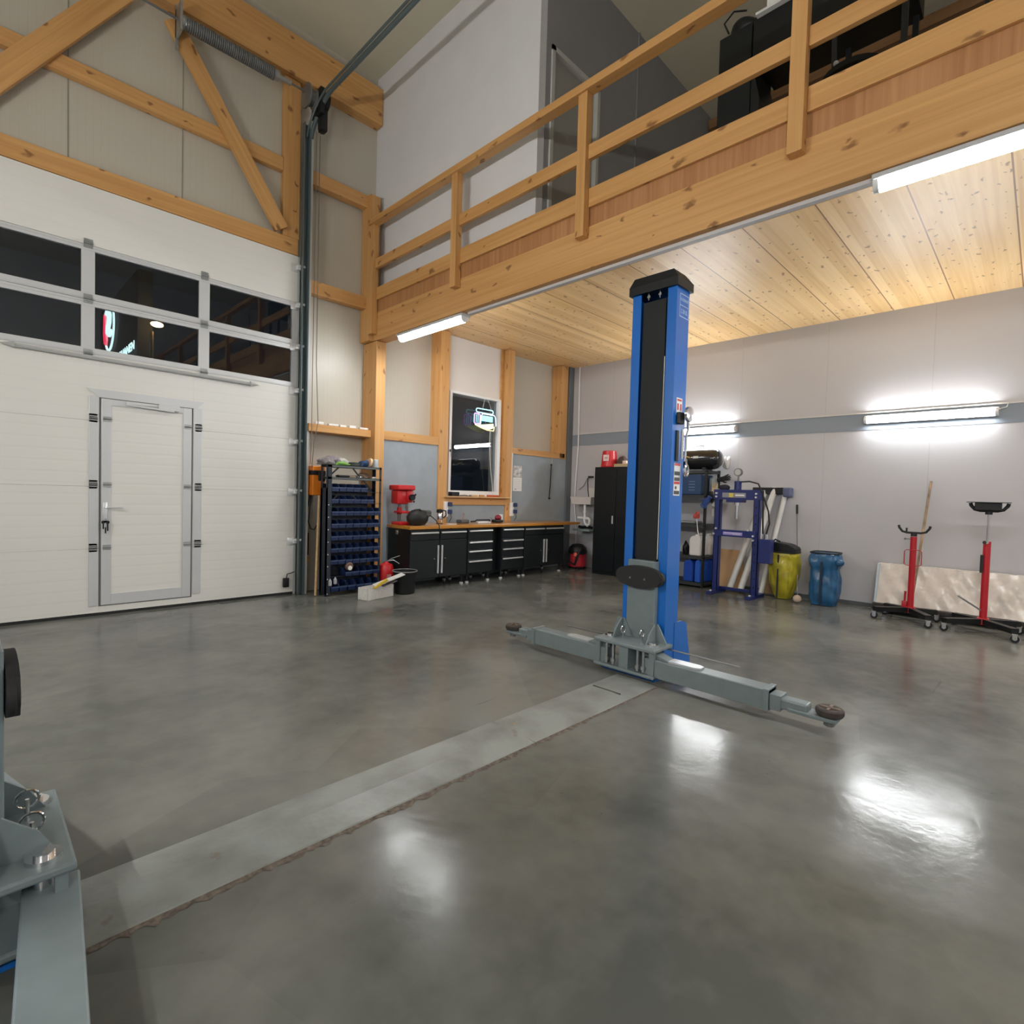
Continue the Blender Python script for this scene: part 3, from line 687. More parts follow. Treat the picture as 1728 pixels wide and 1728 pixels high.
        b=MB(); b.box(.185-.055,.185+.055,yc-.008,yc+.008,.148,.155); b.box(.177,.193,yc-.055,yc+.055,.148,.155); P(b,'pad_cross',mat('brown worn steel',(.16,.11,.08),.6),pd)
    return root,f
LR,fr=lift(-4.75,-1,'blue lift post in the middle of the workshop with grey swing arms')
LL,fl=lift(-8.60,1,'second lift post cut off by the left picture edge, beside the viewer',pe=.24,bt=.12,ang=(R(-5),R(14)),plain=True,cf=.085)
# markings, control handle on the right post (on the face turned to the viewer)
def onf(b,n,m,sm=False): return b.build(n,m,LR,sm)
yf=-4.9-.0
b=MB()
for z0,z1,x0,x1 in ((2.80,2.98,-4.705,-4.56),):
    b.box(x0,x1,yf-.002,yf,z1-.006,z1); b.box(x0,x1,yf-.002,yf,z0,z0+.006); b.box(x0,x0+.005,yf-.002,yf,z0,z1); b.box(x1-.005,x1,yf-.002,yf,z0,z1); b.box(x0,x1,yf-.002,yf,2.888,2.893)
onf(b,'nameplate_frame',mat('pale blue print',(.45,.62,.85),.5))
text('NUSSBAUM',.034,(-4.632,yf-.001,2.935),(R(90),0,0),mat('pale blue print',(.45,.62,.85),.5),'nameplate_lettering',LR,.001,sx=.7)
text('2.30 SL',.045,(-4.632,yf-.001,2.845),(R(90),0,0),mat('pale blue print',(.45,.62,.85),.5),'nameplate_lettering',LR,.001,sx=.8)
b=MB(); b.box(-4.70,-4.61,yf-.003,yf,2.04,2.175); onf(b,'warning_label',WHITEP)
b=MB(); b.box(-4.69,-4.62,yf-.004,yf,2.15,2.165); b.box(-4.69,-4.665,yf-.004,yf,2.08,2.13); b.box(-4.645,-4.62,yf-.004,yf,2.08,2.13); onf(b,'label_print',RED)
b=MB(); b.box(-4.70,-4.62,yf-.035,yf,1.97,2.06,.006); b.box(-4.695,-4.655,yf-.012,yf,1.68,1.92,.003); onf(b,'switch_box',BLACK)
b=MB(); b.lathe([(.035,0),(.058,.004),(.062,.025),(.045,.035),(.02,.04)],(-4.60,yf-.075,2.05),'Y',20)
b.tube([(-4.595,yf-.05,2.0),(-4.58,yf-.045,1.93),(-4.60,yf-.04,1.88),(-4.60,yf-.04,1.72),(-4.61,yf-.04,1.68)],.010,8)
b.tube([(-4.64,yf-.03,1.93),(-4.635,yf-.03,1.70)],.012,8)
onf(b,'control_lever',CHROME,30)
b=MB(); b.tube([(-4.585+.028*math.cos(a),yf-.045,1.61+.042*math.sin(a)) for a in [2*math.pi*k/14 for k in range(14)]],.011,8,closed=True); b.tube([(-4.585,yf-.045,1.65),(-4.585,yf-.04,1.70)],.008,6); onf(b,'padlock_hook',CHROME,30)
b=MB(); b.box(-4.70,-4.60,yf-.003,yf,1.41,1.665); onf(b,'warning_label',WHITEP)
b=MB(); 
for z in (1.645,1.50): b.box(-4.695,-4.605,yf-.004,yf,z,z+.02)
onf(b,'label_print',RED)
b=MB()
for z,h in ((1.42,.028),(1.525,.028),(1.57,.03)): b.box(-4.693,-4.607,yf-.004,yf,z,z+h)
b.cyl((-4.665,yf-.004,1.472),(-4.665,yf,1.472),.014,seg=10)
onf(b,'label_print',mat('dark print',(.06,.06,.06),.6))

# ================================================================== steel cover across the floor
t=thing('floor_cover','grey painted steel duct cover lying across the floor between the two lift posts','floor cover',(-6.6,-4.84,0))
b=MB(); b.prism([(-4.665,0),(-4.665,.012),(-4.85,.026),(-5.00,.006),(-5.012,0)],-8.42,-6.37,'X'); b.build('cover_section',PLATE,t)
b=MB(); b.prism([(-4.665,0),(-4.665,.012),(-4.86,.014),(-5.00,.006),(-5.012,0)],-6.362,-5.04,'X'); b.build('cover_section',PLATE,t)
b=MB(); b.cyl((-6.30,-4.78,.0),(-6.30,-4.78,.017),.016,seg=12); b.build('cover_screw',CHROME,t)
b=MB(); b.box(-5.40,-5.39,-4.93,-4.70,.005,.0175); b.build('cover_slot',mat('dark slot',(.06,.06,.05),.7),t)
b=MB(); rr=random.Random(3); n=150; A=[];B=[]
for i in range(n+1):
    x=-8.4+i*(3.35/n); A.append((x,-5.008,.004)); B.append((x,-5.022-.03*rr.random()**2*(1 if i<n*.75 else .4),.0015))
va=[b.bm.verts.new(p) for p in A]; vb=[b.bm.verts.new(p) for p in B]
for i in range(n): b.bm.faces.new((va[i],va[i+1],vb[i+1],vb[i]))
b.build('cover_edge_seam',mat('crumbly seam',(.13,.105,.085),.9,noise=.5,nscale=40,bump=.5),t)

# ================================================================== window with neon sign
W=thing('window_1',None,None,(-2.5,0,2.1)); W['kind']='structure'
b=MB(); x0,x1,z0,z1=-3.07,-1.915,1.335,3.05; gx0,gx1,gz0,gz1=-3.02,-1.985,1.425,3.01
b.box(x0,gx0,-.06,.06,z0,z1,.004); b.box(gx1,x1,-.06,.06,z0,z1,.004); b.box(gx0,gx1,-.06,.06,z0,gz0,.004); b.box(gx0,gx1,-.06,.06,gz1,z1,.004)
b.build('window_frame',WHITE,W)
b=MB(); b.box(gx0,gx1,.0,.01,gz0,gz1); b.build('window_pane',PANE,W)
b=MB(); b.box(-3.06,-3.035,-.10,-.06,2.05,2.09); b.box(-3.055,-3.04,-.105,-.09,1.97,2.09,.003); b.build('window_handle',mat('dark handle',(.1,.1,.1),.4),W)
b=MB(); b.box(-1.905,-1.845,-.03,.09,1.34,3.95); solo(b,'window_jamb_board',WOOD,'thin spruce board between the window and the post on its right','board')
N=thing('neon_sign','small lit neon sign in cyan, violet and yellow hanging in the window','neon sign',(-2.3,-.12,2.65))
def rrect(x0,x1,z0,z1,r,y,n=5):
    out=[]
    for cx,cz,a0 in ((x1-r,z1-r,0),(x0+r,z1-r,90),(x0+r,z0+r,180),(x1-r,z0+r,270)):
        for k in range(n): a=R(a0+90*k/(n-1)); out.append((cx+r*math.cos(a),y,cz+r*math.sin(a)))
    return out
CY=emis('neon cyan',(.22,.80,1),1.3); VI=emis('neon violet',(.62,.16,1),1.2); YE=emis('neon yellow',(1,.80,.25),1.1); WT=emis('neon white blue',(.60,.78,1),1.3); TQ=emis('neon turquoise panel',(.0,.78,.9),.95); PY_=emis('neon pale yellow panel',(.85,.95,.42),.85)
b=MB(); b.tube(rrect(-2.56,-2.17,2.755,2.82,.03,-.125),.009,6,True); b.build('neon_tube',CY,N)
b=MB(); b.tube(rrect(-2.60,-2.47,2.56,2.73,.025,-.125),.010,6,True); b.build('neon_tube',VI,N)
b=MB(); b.tube([(-2.555,-.125,2.58),(-2.555,-.125,2.71)],.007,6); b.build('neon_tube',CY,N)
b=MB(); b.tube([(-2.515,-.125,2.57),(-2.515,-.125,2.72)],.007,6); b.build('neon_tube',CY,N)
b=MB(); b.tube([(-2.46,-.128,2.56),(-2.45,-.128,2.70),(-2.42,-.128,2.74),(-2.14,-.128,2.74),(-2.11,-.128,2.70),(-2.10,-.128,2.56)],.009,6); b.build('neon_tube',WT,N)
b=MB(); b.box(-2.44,-2.17,-.118,-.112,2.62,2.715); b.build('neon_panel',TQ,N)
b=MB(); b.prism([(-2.57,2.535),(-2.15,2.60),(-2.15,2.52),(-2.25,2.49),(-2.45,2.50)],-.118,-.112,'Y'); b.build('neon_panel',PY_,N)
b=MB(); b.tube([(-2.58,-.125,2.545),(-2.45,-.125,2.505),(-2.30,-.125,2.475),(-2.15,-.125,2.475),(-2.13,-.125,2.55)],.009,6); b.build('neon_tube',YE,N)
b=MB(); b.tube([(-2.42,-.12,2.80),(-2.34,-.09,3.0)],.003,5); b.build('hanging_cord',WHITEP,N)
b=MB(); b.tube([(-2.19,-.12,2.80),(-2.27,-.09,3.0)],.003,5); b.build('hanging_cord',WHITEP,N)
b=MB(); b.tube([(-2.22,-.12,2.49),(-2.225,-.11,2.3),(-2.19,-.10,2.0),(-2.17,-.11,1.75),(-2.12,-.11,1.45),(-2.11,-.11,1.37)],.005,6); b.build('power_cord',WHITEP,N)
# small things on the sill
b=MB(); b.box(-3.10,-2.94,-.20,-.10,1.333,1.40,.008); solo(b,'charger',BLACK,'black charger block on the left end of the window sill','charger')
b=MB(); b.tube([(-2.90,-.16,1.345),(-2.80,-.17,1.35),(-2.72,-.15,1.342)],.010,6); b.cyl((-2.70,-.16,1.345),(-2.66,-.16,1.345),.012,seg=8); solo(b,'pliers',DKSTEEL,'small dark pliers on the window sill beside the charger','pliers')
b=MB(); b.box(-2.66,-2.52,-.18,-.12,1.333,1.36,.004); solo(b,'small_box',LIGHTW,'flat pale wooden box in the middle of the window sill','box')
b=MB(); b.box(-2.46,-2.36,-.17,-.13,1.333,1.362,.004); solo(b,'small_box',mat('amber plastic',(.5,.22,.05),.4),'short amber box on the window sill','box')
b=MB(); b.box(-2.28,-2.02,-.19,-.13,1.333,1.365,.006); solo(b,'tool_case',mat('orange red plastic',(.55,.09,.02),.4),'flat orange red case near the right end of the window sill','tool case')
# wall calendar
t=thing('wall_calendar','white wall calendar with grey picture hanging on the grey board right of the window','calendar',(-1.53,-.135,1.66))
b=MB(); b.box(-1.645,-1.42,-.136,-.131,1.70,1.905); b.build('picture_sheet',mat('calendar picture',(.55,.55,.54),.7,noise=.6,nscale=14),t)
b=MB(); b.box(-1.645,-1.415,-.137,-.131,1.45,1.695); b.build('date_sheet',WHITEP,t)
b=MB()
for i in range(6): b.box(-1.62,-1.44,-.1385,-.137,1.655-.032*i,1.659-.032*i)
b.build('date_lines',mat('faint print',(.5,.5,.52),.7),t)
b=MB(); b.box(-1.60,-1.555,-.139,-.137,1.475,1.485); b.build('date_mark',BLACK,t)
b=MB(); b.box(-1.71,-1.69,-.165,-.135,1.05,2.13,.003); solo(b,'cable_duct',mat('white cable duct',(.75,.70,.64),.5),'thin white cable duct down the right side of the window post','cable duct')
for x,lab in ((-3.185,'white socket strip with blue plugs on the left window post above the worktop'),(-1.69,'white socket strip with blue plugs on the right window post above the worktop')):
    t=thing('socket_strip',lab,'socket',(x,-.18,1.1))
    b=MB(); b.box(x-.045,x+.02,-.20,-.151,1.0,1.24,.004); b.build('socket_plate',WHITE,t)
    for z in (1.20,1.08):
        b=MB(); b.box(x+.0,x+.07,-.245,-.20,z-.035,z+.035,.008); b.build('plug',mat('dark blue plug',(.02,.04,.12),.4),t)
    b=MB(); b.tube([(x+.05,-.22,1.05),(x+.07,-.22,.98),(x+.04,-.2,.915)],.005,6); b.build('cable',BLACK,t)
t=thing('hanging_strap','short black cord hanging from the spruce rail near the room corner','cord',(-.63,-.14,1.7))
b=MB(); b.tube([(-.60,-.16,2.12),(-.60,-.15,1.99)],.006,5); b.build('cord_strap',TAN,t)
b=MB(); b.tube([(-.61,-.15,2.0),(-.62,-.145,1.6),(-.64,-.145,1.34)],.009,6); b.sph((-.61,-.15,1.98),.018); b.sph((-.64,-.15,1.33),.02); b.build('cord_line',BLACK,t,30)

# ================================================================== workbench
b=MB(); b.box(-4.27,-.42,-.745,-.16,.855,.90,.004); solo(b,'worktop',BENCHW,'long oiled wooden worktop running under the window','worktop',origin=(-2.2,-.45,.85))
FY=-.70
def feet(x0,x1,par,nf=1):
    for x in (x0+.05,x1-.05):
        for y in (FY+.04,-.24):
            b=MB(); b.cyl((x,y,.02),(x,y,.14),.018,seg=10); b.build('foot',BLACK,par,30)
            b=MB(); b.lathe([(.03,0),(.03,.018),(.014,.03),(.014,.05)],(x,y,0),'Z',14); b.build('foot_pad',SILV,par,30)
def hbar(x0,x1,z,par):
    b=MB(); b.box(x0,x1,FY-.045,FY-.022,z-.011,z+.011,.004); b.box(x0+.01,x0+.03,FY-.03,FY-.015,z-.01,z+.01); b.box(x1-.03,x1-.01,FY-.03,FY-.015,z-.01,z+.01); b.build('handle',SILV,par)
def vbar(x,z0,z1,par):
    b=MB(); b.box(x-.011,x+.011,FY-.045,FY-.022,z0,z1,.004); b.box(x-.008,x+.008,FY-.03,FY-.015,z0+.02,z0+.04); b.box(x-.008,x+.008,FY-.03,FY-.015,z1-.04,z1-.02); b.build('handle',SILV,par)
def cab_body(t,x0,x1):
    b=MB(); b.box(x0,x1,FY+.0,-.17,.14,.853,.003); b.build('cabinet_body',GLASSY,t)
def double(x0,x1,label,pos=(.205,.615)):
    t=thing('door_cabinet',label,'cabinet',((x0+x1)/2,-.43,0),0); cab_body(t,x0,x1); m_=(x0+x1)/2
    for a,c in ((x0,m_),(m_,x1)):
        d=MB(); d.box(a+.012,c-.012,FY-.018,FY,.70,.838,.004); dr=d.build('drawer',BCAB,t); hbar(a+.02,c-.03,.80,dr)
        d=MB(); d.box(a+.006,c-.006,FY-.018,FY,.15,.685,.004); dd=d.build('cabinet_door',BCAB,t)
        vbar(m_-.035 if a==x0 else m_+.035,*pos,dd)
        xx=m_-.10 if a==x0 else m_+.10
        d=MB(); d.cyl((xx,FY-.018,.42),(xx,FY-.026,.42),.012,seg=10); d.box(xx-.003,xx+.003,FY-.05,FY-.026,.385,.43); d.build('lock_key',CHROME,dd)
    feet(x0,x1,t); 
    return t
def drawers(x0,x1,label):
    t=thing('drawer_cabinet',label,'cabinet',((x0+x1)/2,-.43,0),0); cab_body(t,x0,x1)
    zs=[.15,.365,.52,.66,.838]
    for z0,z1 in zip(zs,zs[1:]):
        d=MB(); d.box(x0+.012,x1-.012,FY-.018,FY,z0+.004,z1-.004,.004); dr=d.build('drawer',BCAB,t); hbar(x0+.03,x1-.03,z1-.035,dr)
    feet(x0,x1,t); return t
double(-4.25,-3.20,'charcoal door cabinet at the left end of the workbench, next to the red drill press')
drawers(-3.19,-2.65,'four drawer charcoal cabinet left of the black gap in the workbench')
drawers(-2.46,-1.93,'four drawer charcoal cabinet right of the black gap in the workbench')
double(-1.92,-.86,'charcoal door cabinet at the right end of the workbench, near the sink')
b=MB(); b.box(-2.645,-2.465,-.60,-.17,.10,.853); solo(b,'filler_panel',GLASSY,'black filler panel in the gap between the two drawer cabinets','panel')
b=MB(); b.cyl((-4.25,-.42,.80),(-4.275,-.42,.80),.022,seg=14); b.box(-4.268,-4.25,-.45,-.39,.77,.83,.004); solo(b,'cabinet_knob',CHROME,'small chrome knob on the left side of the workbench cabinet','knob',smooth=30)

# drill press
t=thing('drill_press','red bench drill press at the left end of the worktop','drill press',(-4.14,-.33,.9))
b=MB(); b.box(-4.24,-4.04,-.46,-.22,.90,.945,.012); b.build('base',RED,t)
b=MB(); b.cyl((-4.14,-.28,.94),(-4.14,-.28,1.40),.022,seg=14); b.build('column',DKSTEEL,t,30)
b=MB(); b.box(-4.22,-4.03,-.46,-.26,1.07,1.10,.008); b.cyl((-4.14,-.28,1.05),(-4.14,-.28,1.15),.035,seg=14); b.build('work_table',RED,t,30)
b=MB(); b.box(-4.29,-3.99,-.47,-.22,1.40,1.475,.02); b.build('belt_cover',RED,t)
b=MB(); b.box(-4.27,-4.06,-.42,-.24,1.20,1.40,.03); b.cyl((-4.07,-.34,1.27),(-3.98,-.34,1.27),.05,seg=16); b.box(-4.12,-4.00,-.44,-.28,1.24,1.40,.02); b.build('motor_head',RED,t,30)
b=MB(); b.cyl((-4.08,-.38,1.24),(-4.08,-.38,1.12),.018,seg=12); b.cyl((-4.08,-.38,1.16),(-4.08,-.38,1.10),.024,r1=.012,seg=12); b.build('chuck',DKSTEEL,t,30)
b=MB(); b.cyl((-4.06,-.46,1.30),(-4.06,-.50,1.30),.045,seg=18); b.sph((-4.03,-.52,1.34),.014); b.sph((-4.10,-.52,1.33),.014); b.sph((-4.055,-.52,1.24),.014); b.build('feed_wheel',BLACK,t,30)
# black bag-like grinder case
tb=t=thing('tool_bag','slumped black tool bag on the worktop in front of the drill press','bag',(-3.98,-.50,.9))
b=MB(); b.lathe([(.05,0),(.12,.008),(.165,.06),(.175,.12),(.15,.17),(.09,.20),(.03,.205)],(-3.98,-.50,.902),'Z',22)
for v in b.bm.verts: v.co.y=-.50+(v.co.y+.50)*.72; v.co.z+=.010*(1+math.sin(v.co.x*40))*min(1,(v.co.z-.90)*8)
b.build('bag_body',mat('black fabric',(.011,.012,.012),.6,noise=.2,bump=.3,bscale=30),t,40)
b=MB(); b.tube([(-4.11,-.52,1.04),(-4.06,-.53,1.12),(-3.97,-.53,1.13),(-3.88,-.53,1.06)],.014,8); b.build('bag_handle',BLACK,t,40)
b=MB(); b.box(-3.90,-3.80,-.60,-.48,1.03,1.12,.02); b.build('bag_pocket',mat('grey fabric',(.07,.075,.07),.7),t)
b=MB(); b.tube([(-3.83,-.60,1.05),(-3.80,-.70,.98),(-3.785,-.755,.91),(-3.78,-.765,.80)],.007,6); b.build('strap_end',BLACK,t)
tb.location.x-=.045; tb.location.y-=.075
t=thing('thermos_jug','silver thermos jug with black lid and handle on the worktop','thermos',(-3.46,-.36,.9))
b=MB(); b.lathe([(.045,0),(.05,.01),(.05,.15),(.042,.17)],(-3.46,-.36,.905),'Z',20); b.build('jug_body',CHROME,t,30)
b=MB(); b.lathe([(.044,.165),(.05,.175),(.05,.21),(.03,.222)],(-3.46,-.36,.905),'Z',20); b.cyl((-3.46,-.36,.90),(-3.46,-.36,.91),.052,seg=20); b.build('jug_lid',BLACK,t,30)
b=MB(); b.tube([(-3.42,-.38,1.11),(-3.375,-.40,1.10),(-3.37,-.40,1.03),(-3.41,-.385,.99)],.011,8); b.build('jug_handle',BLACK,t,40)
b=MB(); b.box(-3.42,-3.28,-.56,-.46,.901,.907); solo(b,'note_pad',WHITEP,'small white note pad lying on the worktop beside the thermos','note pad')
t=thing('battery_charger','grey battery charger with small tools on the worktop left of the centre','charger',(-2.98,-.35,.9))
b=MB(); b.box(-3.07,-2.90,-.42,-.28,.901,.96,.015); b.build('charger_body',mat('grey plastic',(.07,.075,.08),.5),t)
b=MB(); b.cyl((-2.99,-.35,.955),(-2.97,-.35,1.04),.012,seg=8); b.sph((-2.97,-.35,1.05),.018); b.build('tool_stub',mat('dull pink plastic',(.3,.2,.18),.5),t,30)
t=thing('grip_tool','black bar handle lying on the worktop under the window','tool',(-2.62,-.45,.9))
b=MB(); b.tube([(-2.90,-.45,.93),(-2.82,-.46,.935),(-2.79,-.46,.955),(-2.50,-.46,.955),(-2.49,-.46,.91)],.012,8); b.build('grip_bar',BLACK,t,40)
b=MB(); b.box(-2.79,-2.51,-.50,-.45,.901,.93,.004); b.build('tool_plate',SILV,t)
b=MB(); b.tube([(-2.42,-.36,.91),(-2.41,-.36,.98),(-2.37,-.36,.985),(-2.36,-.36,.92),(-2.40,-.37,.905)],.005,6); solo(b,'wire_clip',CHROME,'bent silver wire clip on the worktop beside the red grinder','wire')
t=thing('angle_grinder','dark red and white angle grinder lying on the worktop','grinder',(-2.22,-.36,.9))
b=MB(); b.box(-2.33,-2.14,-.43,-.30,.901,.95,.02); b.build('grinder_guard',BLACK,t)
b=MB(); b.sph((-2.22,-.37,.985),.055,(1.25,.9,.9)); b.build('grinder_head',mat('dark crimson plastic',(.22,.012,.03),.35),t,True)
b=MB(); b.box(-2.18,-2.13,-.40,-.34,.94,1.04,.01); b.build('grinder_label',WHITEP,t)

# ================================================================== bin rack
RX0,RX1,RYF,RYB=-5.34,-4.56,-.46,-.265
t=thing('bin_rack','dark steel rack full of navy storage bins beside the garage door','rack',(-5,-.3,0))
for x in (RX0,RX1):
    for y in (RYF,RYB):
        b=MB(); sx=1 if x==RX0 else -1; sy=1 if y==RYF else -1
        w_=.055 if (x==RX0 and y==RYF) else .03; b.box(min(x,x+sx*w_),max(x,x+sx*w_),min(y,y+sy*.004),max(y,y+sy*.004),0,1.70); b.box(min(x,x+sx*.004),max(x,x+sx*.004),min(y,y+sy*.05),max(y,y+sy*.05),0,1.70); b.build('rack_post',NAVYS,t)
b=MB(); b.box(RX0,RX0+.003,RYF,RYB,.03,1.40); b.build('side_sheet',NAVYS,t)
b=MB(); b.box(RX0,RX1-.10,RYB-.006,RYB-.003,.05,1.46); b.build('back_panel',NAVYS,t)
rows=[1.36,1.205,1.045,.885,.725,.565,.41,.245,.055]
def shelf(z,h=.03,m_=None):
    b=MB(); b.box(RX0,RX1,RYF,RYB,z-.004,z); b.box(RX0,RX1,RYF,RYF+.003,z-h,z); b.box(RX0,RX1,RYB-.003,RYB,z-h,z); b.build('rack_shelf',m_ or mat('grey rack shelf',(.10,.115,.115),.45),t)
shelf(1.70); shelf(1.545)
for z in rows:
    b=MB(); b.box(RX0,RX1,RYF+.03,RYB,z-.004,z); b.box(RX0,RX1,RYB-.004,RYB,z,z+.05); b.box(RX1-.03,RX1,RYF,RYF+.004,z-.015,z+.004); b.build('rack_shelf',NAVYS,t)
for z in (1.69,1.53,1.34):
    for xs in ((RX0+.03,RX0+.16),(RX0+.45,RX0+.34)) if z!=1.53 else ((RX0+.62,RX0+.5),):
        b=MB(); b.bar((xs[0],RYF+.01,z-.13),(xs[1],RYF+.01,z-.01),.004,.02); b.build('shelf_brace',BLACK,t)
for z in rows[1:]:
    b=MB(); b.cyl((RX0+.015,RYF-.004,z-.02),(RX0+.015,RYF,z-.02),.008,seg=8); b.build('rack_bolt',SILV,t)
def make_bin():
    w,d,h=.094,.17,.098
    b=MB(); f=lambda x,y,z:b.bm.verts.new((x,y,z))
    # outer open-fronted bin
    pr=[(-d/2,0),(d/2,0),(d/2,h),(-d/2+.055,h),(-d/2,h*.48)]
    for x in (-w/2,w/2-.003): b.prism(pr,x,x+.003,'X')
    b.box(-w/2,w/2,-d/2,d/2,0,.003); b.box(-w/2,w/2,d/2-.003,d/2,0,h); b.box(-w/2,w/2,-d/2,-d/2+.003,0,h*.48)
    nf=len(b.bm.faces)
    b.box(-w/2-.002,w/2+.002,-d/2-.008,-d/2+.003,h*.40,h*.54)
    for s in (-1,1): b.box(s*w/2-.002,s*w/2+.002,-d/2+.05,d/2,h-.005,h+.002)
    b.bm.faces.ensure_lookup_table()
    for i in range(nf,len(b.bm.faces)): b.bm.faces[i].material_index=1
    return b.build('storage_bin',[NAVY,NAVYL],None)
proto=None; ordn=['first','second','third','fourth','fifth','sixth','seventh','eighth','ninth']
rr=random.Random(5)
for r,z in enumerate(rows):
    cols=[0,1,2,3,4] if r==0 else (list(range(7)) if r not in (1,7) else ([0,1,2,3,4,5] if r==1 else [2,3,4,5,6]))
    if r==8: cols=[0,1,2,3,4,5]
    for c in cols:
        if proto is None: o=proto=make_bin()
        else: o=proto.copy(); COL.objects.link(o)
        o.location=(RX0+.105+.103*c,RYF+.083+rr.uniform(-.008,.004),z+.001)
        if r==8: o.scale=(1.12,1.1,1.25); o.location.x=RX0+.115+.120*c
        tag(o,'navy bin, %s from the left in the %s row down of the bin rack'%(ordn[c] if cols[0]==0 else ordn[c-cols[0]],ordn[r]),'storage bin','navy storage bins on the steel rack')
b=MB(); b.lathe([(.045,0),(.055,.01),(.055,.04),(.045,.05),(.02,.05)],(-5.02,-.50,.37),'Y',20); b.xf(lambda v:(v.x,v.y+.02,v.z)); solo(b,'tape_roll',mat('brown tape',(.16,.09,.07),.4),'brown roll of tape leaning in a low row of the bin rack','tape',smooth=30)
b=MB(); b.cyl((-5.02,-.485,.352),(-5.02,-.44,.352),.030,seg=16); solo(b,'spray_cap',WHITE,'white round cap below the brown tape in the bin rack','cap',smooth=30)
for i,(x,z) in enumerate(((-5.30,.20),(-5.23,.215))):
    b=MB(); b.lathe([(.02,0),(.022,.01),(.022,.06),(.010,.075),(.006,.09)],(x,-.485,z-.055),'Z',12); solo(b,'small_bottle',mat('cloudy bottle',(.4,.4,.42),.35),'cloudy little bottle in the bottom left bins, %s one'%('left' if i==0 else 'right'),'bottle','little bottles in the bottom bins',smooth=30)
# things on top of the rack
def lump(n,m_,c,sc,label,cat,seed=0,group=None):
    rr=random.Random(seed); b=MB(); bmesh.ops.create_icosphere(b.bm,subdivisions=4,radius=1)
    ph=[(Vector((rr.uniform(-4,4),rr.uniform(-4,4),rr.uniform(-4,4))),rr.uniform(0,6)) for _ in range(6)]
    for v in b.bm.verts:
        k=1+sum(.09*math.sin(v.co.dot(p)+q) for p,q in ph)
        co=v.co*k
        if co.z<-.55: co.z=-.55
        v.co=Vector((c[0]+co.x*sc[0],c[1]+co.y*sc[1],c[2]+(co.z+.55)*sc[2]))
    return solo(b,n,m_,label,cat,group,smooth=60)
lump('work_glove',GREYF,(-5.33,-.37,1.701),(.13,.09,.06),'crumpled grey work glove at the left end of the rack top','glove',1)
lump('cloth_rag',mat('dusty violet cloth',(.26,.22,.25),.95,noise=.4,nscale=25),(-5.22,-.33,1.73),(.11,.06,.05),'dusty violet rag behind the gloves on the rack top','rag',2)
lump('work_glove',GREENF,(-5.13,-.42,1.701),(.11,.04,.028),'bright green glove cuff on the rack top','glove',3)
lump('cloth_rag',mat('pale cloth',(.5,.5,.46),.95,noise=.3,nscale=20),(-5.04,-.28,1.701),(.12,.08,.06),'pale folded rag in the middle of the rack top','rag',4)
lump('cloth_rag',mat('dark cloth',(.03,.035,.03),.95),(-4.92,-.36,1.701),(.10,.07,.035),'dark flat rag on the rack top left of the dark blue cap','rag',5)
lump('cloth_hat',mat('dark blue cap cloth',(.02,.05,.13),.8),(-4.78,-.36,1.701),(.06,.06,.062),'dark blue cap on the rack top','cap',6)
b=MB(); b.lathe([(.055,-.015),(.06,-.01),(.06,.01),(.055,.015),(.03,.016)],(0,0,0),'X',24); b.xf(lambda v:(-4.71+v.x+v.z*.15,-.40+v.y,1.762+v.z)); solo(b,'sanding_disc',mat('peach disc',(.75,.5,.3),.6),'peach sanding disc standing between the blue cap and the tins','disc',smooth=30)
b=MB(); b.lathe([(.038,0),(.04,.004),(.04,.105),(.036,.11)],(-4.65,-.26,1.70),'Z',20); solo(b,'tin_can',mat('grey tin',(.30,.33,.35),.4,.3),'grey tin at the back right of the rack top','tin',smooth=30)
b=MB(); b.lathe([(.04,0),(.042,.004),(.042,.105),(.038,.11)],(-4.615,-.385,1.70),'Z',20); q=solo(b,'tin_can',mat('bright tin label',(.62,.66,.70),.35,.2),'white and blue tin at the front right corner of the rack top','tin',smooth=30)
lump('plastic_bag',mat('brown wrapped parts',(.22,.16,.12),.5,noise=.3),(-4.74,-.3,1.546),(.09,.07,.05),'brown wrapped parts on the second rack shelf','parts',8)
b=MB(); b.box(-5.18,-5.02,-.44,-.34,1.547,1.575,.01); solo(b,'hand_tool',BLACK,'flat black tool on the second rack shelf','tool')
b=MB(); b.tube([(-5.0,-.40,1.56),(-4.9,-.41,1.565),(-4.82,-.38,1.56)],.012,7); solo(b,'hand_tool',CHROME,'chrome tool lying in the middle of the second rack shelf','tool')
b=MB(); b.tube([(-4.68,-.42,1.556),(-4.62,-.40,1.56)],.012,7); solo(b,'hand_tool',SILV,'short silver tool at the right of the second rack shelf','tool')
# shelf rail fittings
for i,(x,l) in enumerate(((-5.36,.11),(-5.18,.14),(-5.02,.09),(-4.88,.10),(-4.72,.13))):
    b=MB(); b.box(x,x+l,-.14,-.08,2.236,2.236+.025+.01*(i%3==0),.006); solo(b,'wall_fitting',WHITE,'small white fitting on the spruce shelf rail, %s from the left'%ordn[i],'fitting','white fittings on the shelf rail')
